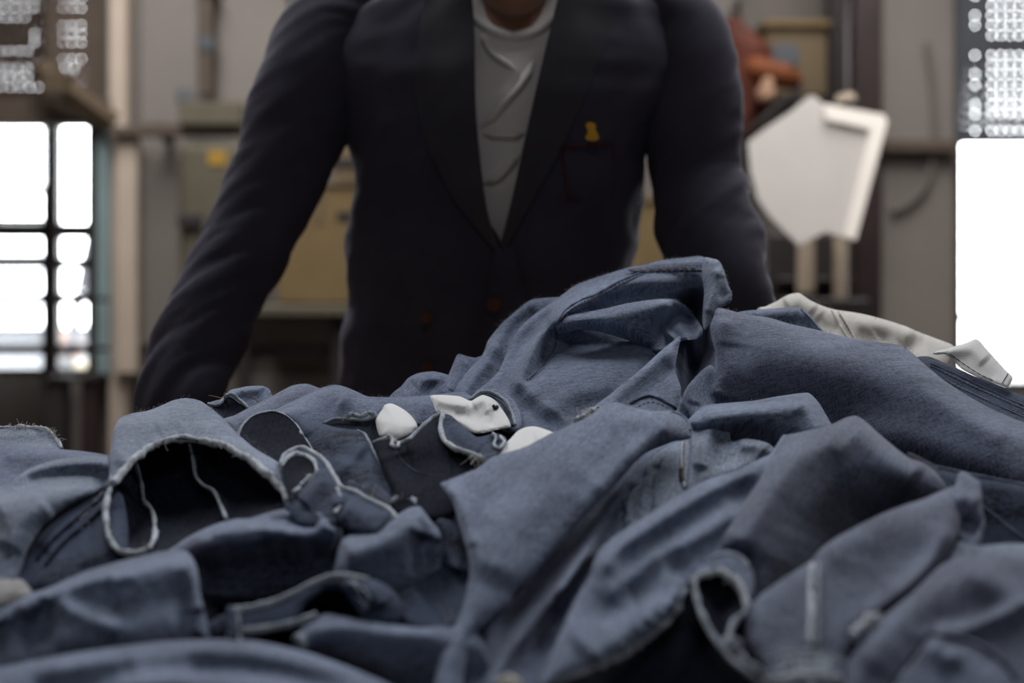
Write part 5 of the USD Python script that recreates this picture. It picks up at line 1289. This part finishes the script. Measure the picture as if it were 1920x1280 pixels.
for k in range(7):
    x = 1462 + 15 * k
    hem(j, N2, [(x, 1232), (x + 2, 1245), (x + 1, 1262)], M['dull_edge'], 0.0022, 'worn_patch', -0.0006, 0.6, seed=50 + k, flat=0.4)
N3 = Sheet(j, 'turned_corner', M['denim_grey'], [(1770, 925), (1789, 912), (1794, 898), (1797, 887), (1806, 884), (1814, 887), (1826, 895), (1838, 905), (1841, 928), (1842, 951), (1845, 968), (1847, 985), (1838, 1020), (1820, 1030), (1800, 1010), (1795, 980), (1780, 975)], off=-0.14, tilt=0.8, grain=50, roll=0.010, seed=112, step=3, strokes=[
    (1.2, 14, 22, [(1785, 935), (1810, 930), (1838, 940)]), (-3.0, 14, 16, [(1800, 990), (1815, 985), (1836, 995)])])

# --- bottom right with pocket
j = jeans('grey-blue jeans with a back pocket filling the bottom right corner')
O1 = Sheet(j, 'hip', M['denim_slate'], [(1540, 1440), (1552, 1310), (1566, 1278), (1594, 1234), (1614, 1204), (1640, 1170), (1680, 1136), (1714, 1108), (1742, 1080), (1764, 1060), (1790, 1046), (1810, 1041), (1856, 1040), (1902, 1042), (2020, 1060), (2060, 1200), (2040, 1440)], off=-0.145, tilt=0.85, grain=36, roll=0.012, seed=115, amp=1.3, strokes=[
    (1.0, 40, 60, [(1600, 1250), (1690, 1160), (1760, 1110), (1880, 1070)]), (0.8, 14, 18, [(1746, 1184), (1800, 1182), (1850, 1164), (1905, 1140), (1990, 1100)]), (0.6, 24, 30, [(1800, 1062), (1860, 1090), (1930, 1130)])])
hem(j, O1, [(1600, 1196), (1610, 1178), (1624, 1166), (1640, 1158)], M['worn_edge'], 0.0032, 'frayed_edge', 0.004, 0.8, seed=2)
fray(j, O1, [(1600, 1194), (1620, 1168), (1640, 1158)], M['thread_white'], 40, 0.008, 0.0005, seed=70)
O2 = Sheet(j, 'back_pocket', M['denim_mid'], [(1660, 1300), (1690, 1258), (1720, 1220), (1746, 1186), (1780, 1184), (1810, 1192), (1850, 1210), (1880, 1236), (1905, 1270), (1940, 1340), (1920, 1440), (1680, 1440)], off=-0.157, tilt=0.85, grain=36, roll=0.004, thick=0.004, seed=116, strokes=[(0.9, 14, 18, [(1750, 1204), (1775, 1230), (1800, 1222)]), (-0.7, 14, 16, [(1780, 1206), (1820, 1210), (1870, 1250)])])
hem(j, O2, [(1660, 1300), (1690, 1258), (1720, 1220), (1746, 1186)], M['denim_ink_and_shade'], 0.0013, 'seam', 0.0, 0.3)
hem(j, O2, [(1746, 1190), (1790, 1196), (1840, 1214), (1880, 1244), (1906, 1280)], M['denim_ink_and_shade'], 0.0016, 'seam', 0.0, 0.3, seed=3)
for q in ([(1690, 1278), (1716, 1240), (1742, 1206)], [(1756, 1200), (1800, 1206), (1844, 1226), (1880, 1262)]):
    stitches(j, O2, q, M['thread_pale'])
j = jeans('scrap of pale denim between the turned corner and the pocketed jeans at the right')
Sheet(j, 'leg', M['denim_light'], [(1776, 1056), (1786, 1030), (1797, 1014), (1820, 1016), (1842, 1022), (1902, 1018), (2000, 1030), (1990, 1080), (1850, 1080)], off=-0.12, roll=0.008, seed=117, step=3)

# --- lint standing off the worn edges
def lint(sheet, parent, pts, n, seed):
    fray(parent, sheet, pts, M['thread_pale'], n, 0.0032, 0.00016, (0, 0.1, 1), 'lint', seed, 1.3, 0.0)


PAR = lambda sh: UsdGeom.Xform(sh.prim.GetPrim().GetParent())  # noqa: E731
lint(A, PAR(A), [(1043, 561), (1080, 534), (1127, 517), (1177, 502), (1238, 488), (1318, 482)], 260, 1)
lint(A2, PAR(A2), [(909, 655), (942, 605), (996, 562), (1043, 557)], 90, 2)
lint(B, PAR(B), [(1058, 590), (1140, 577), (1238, 560), (1278, 568), (1306, 598)], 140, 3)
lint(Dp, PAR(Dp), [(1347, 488), (1359, 511), (1373, 551)], 50, 4)
lint(L, PAR(L), [(1347, 577), (1441, 595), (1532, 618), (1683, 646), (1767, 710), (1901, 784)], 320, 5)
lint(G1, PAR(G1), [(471, 762), (549, 722), (590, 724)], 70, 6)
lint(G2, PAR(G2), [(510, 771), (561, 746), (628, 721), (691, 743), (800, 742)], 170, 7)
lint(T1, PAR(T1), [(206, 868), (212, 810), (226, 782), (300, 761), (350, 746), (420, 785), (505, 856)], 240, 8)
lint(W, PAR(W), [(1436, 574), (1498, 549), (1565, 580), (1700, 612), (1788, 648)], 120, 9)
lint(Y1, PAR(Y1), [(826, 908), (896, 877), (984, 838), (1080, 792), (1146, 754), (1259, 769)], 180, 10)

# --- the lower layers that carry all these: a mound on the table, coloured dark for the shade in the gaps
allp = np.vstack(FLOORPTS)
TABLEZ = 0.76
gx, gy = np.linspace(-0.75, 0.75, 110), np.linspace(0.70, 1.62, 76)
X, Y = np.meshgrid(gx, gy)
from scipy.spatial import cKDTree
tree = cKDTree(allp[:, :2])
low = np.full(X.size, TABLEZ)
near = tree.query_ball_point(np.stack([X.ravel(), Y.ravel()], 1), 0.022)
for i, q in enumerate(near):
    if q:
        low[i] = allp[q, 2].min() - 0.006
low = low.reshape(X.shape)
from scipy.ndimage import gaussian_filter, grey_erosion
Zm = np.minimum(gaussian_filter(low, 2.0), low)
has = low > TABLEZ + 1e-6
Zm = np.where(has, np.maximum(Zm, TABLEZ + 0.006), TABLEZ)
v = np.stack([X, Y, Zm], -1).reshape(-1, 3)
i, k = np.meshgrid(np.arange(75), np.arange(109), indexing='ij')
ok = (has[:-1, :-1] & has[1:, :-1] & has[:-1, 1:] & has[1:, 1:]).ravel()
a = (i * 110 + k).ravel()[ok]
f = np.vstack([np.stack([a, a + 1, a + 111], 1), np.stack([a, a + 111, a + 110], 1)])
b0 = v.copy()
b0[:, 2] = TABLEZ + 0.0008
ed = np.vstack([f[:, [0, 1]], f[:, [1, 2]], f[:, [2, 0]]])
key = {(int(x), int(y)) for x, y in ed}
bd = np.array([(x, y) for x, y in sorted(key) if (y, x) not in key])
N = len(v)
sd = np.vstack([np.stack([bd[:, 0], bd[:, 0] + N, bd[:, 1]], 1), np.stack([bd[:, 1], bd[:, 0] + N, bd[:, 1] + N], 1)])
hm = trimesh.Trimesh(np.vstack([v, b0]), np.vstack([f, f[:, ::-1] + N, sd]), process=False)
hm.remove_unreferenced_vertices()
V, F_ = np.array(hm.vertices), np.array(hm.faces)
u = thing('jeans_heap', 'underlying mound of flattened jeans with shade painted in, carrying the folded ones on the table', 'jeans')
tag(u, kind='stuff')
usdkit.mesh(stage, '/World/jeans_heap/layers', (V, F_), M['denim_ink_and_shade'], True, V[:, :2])
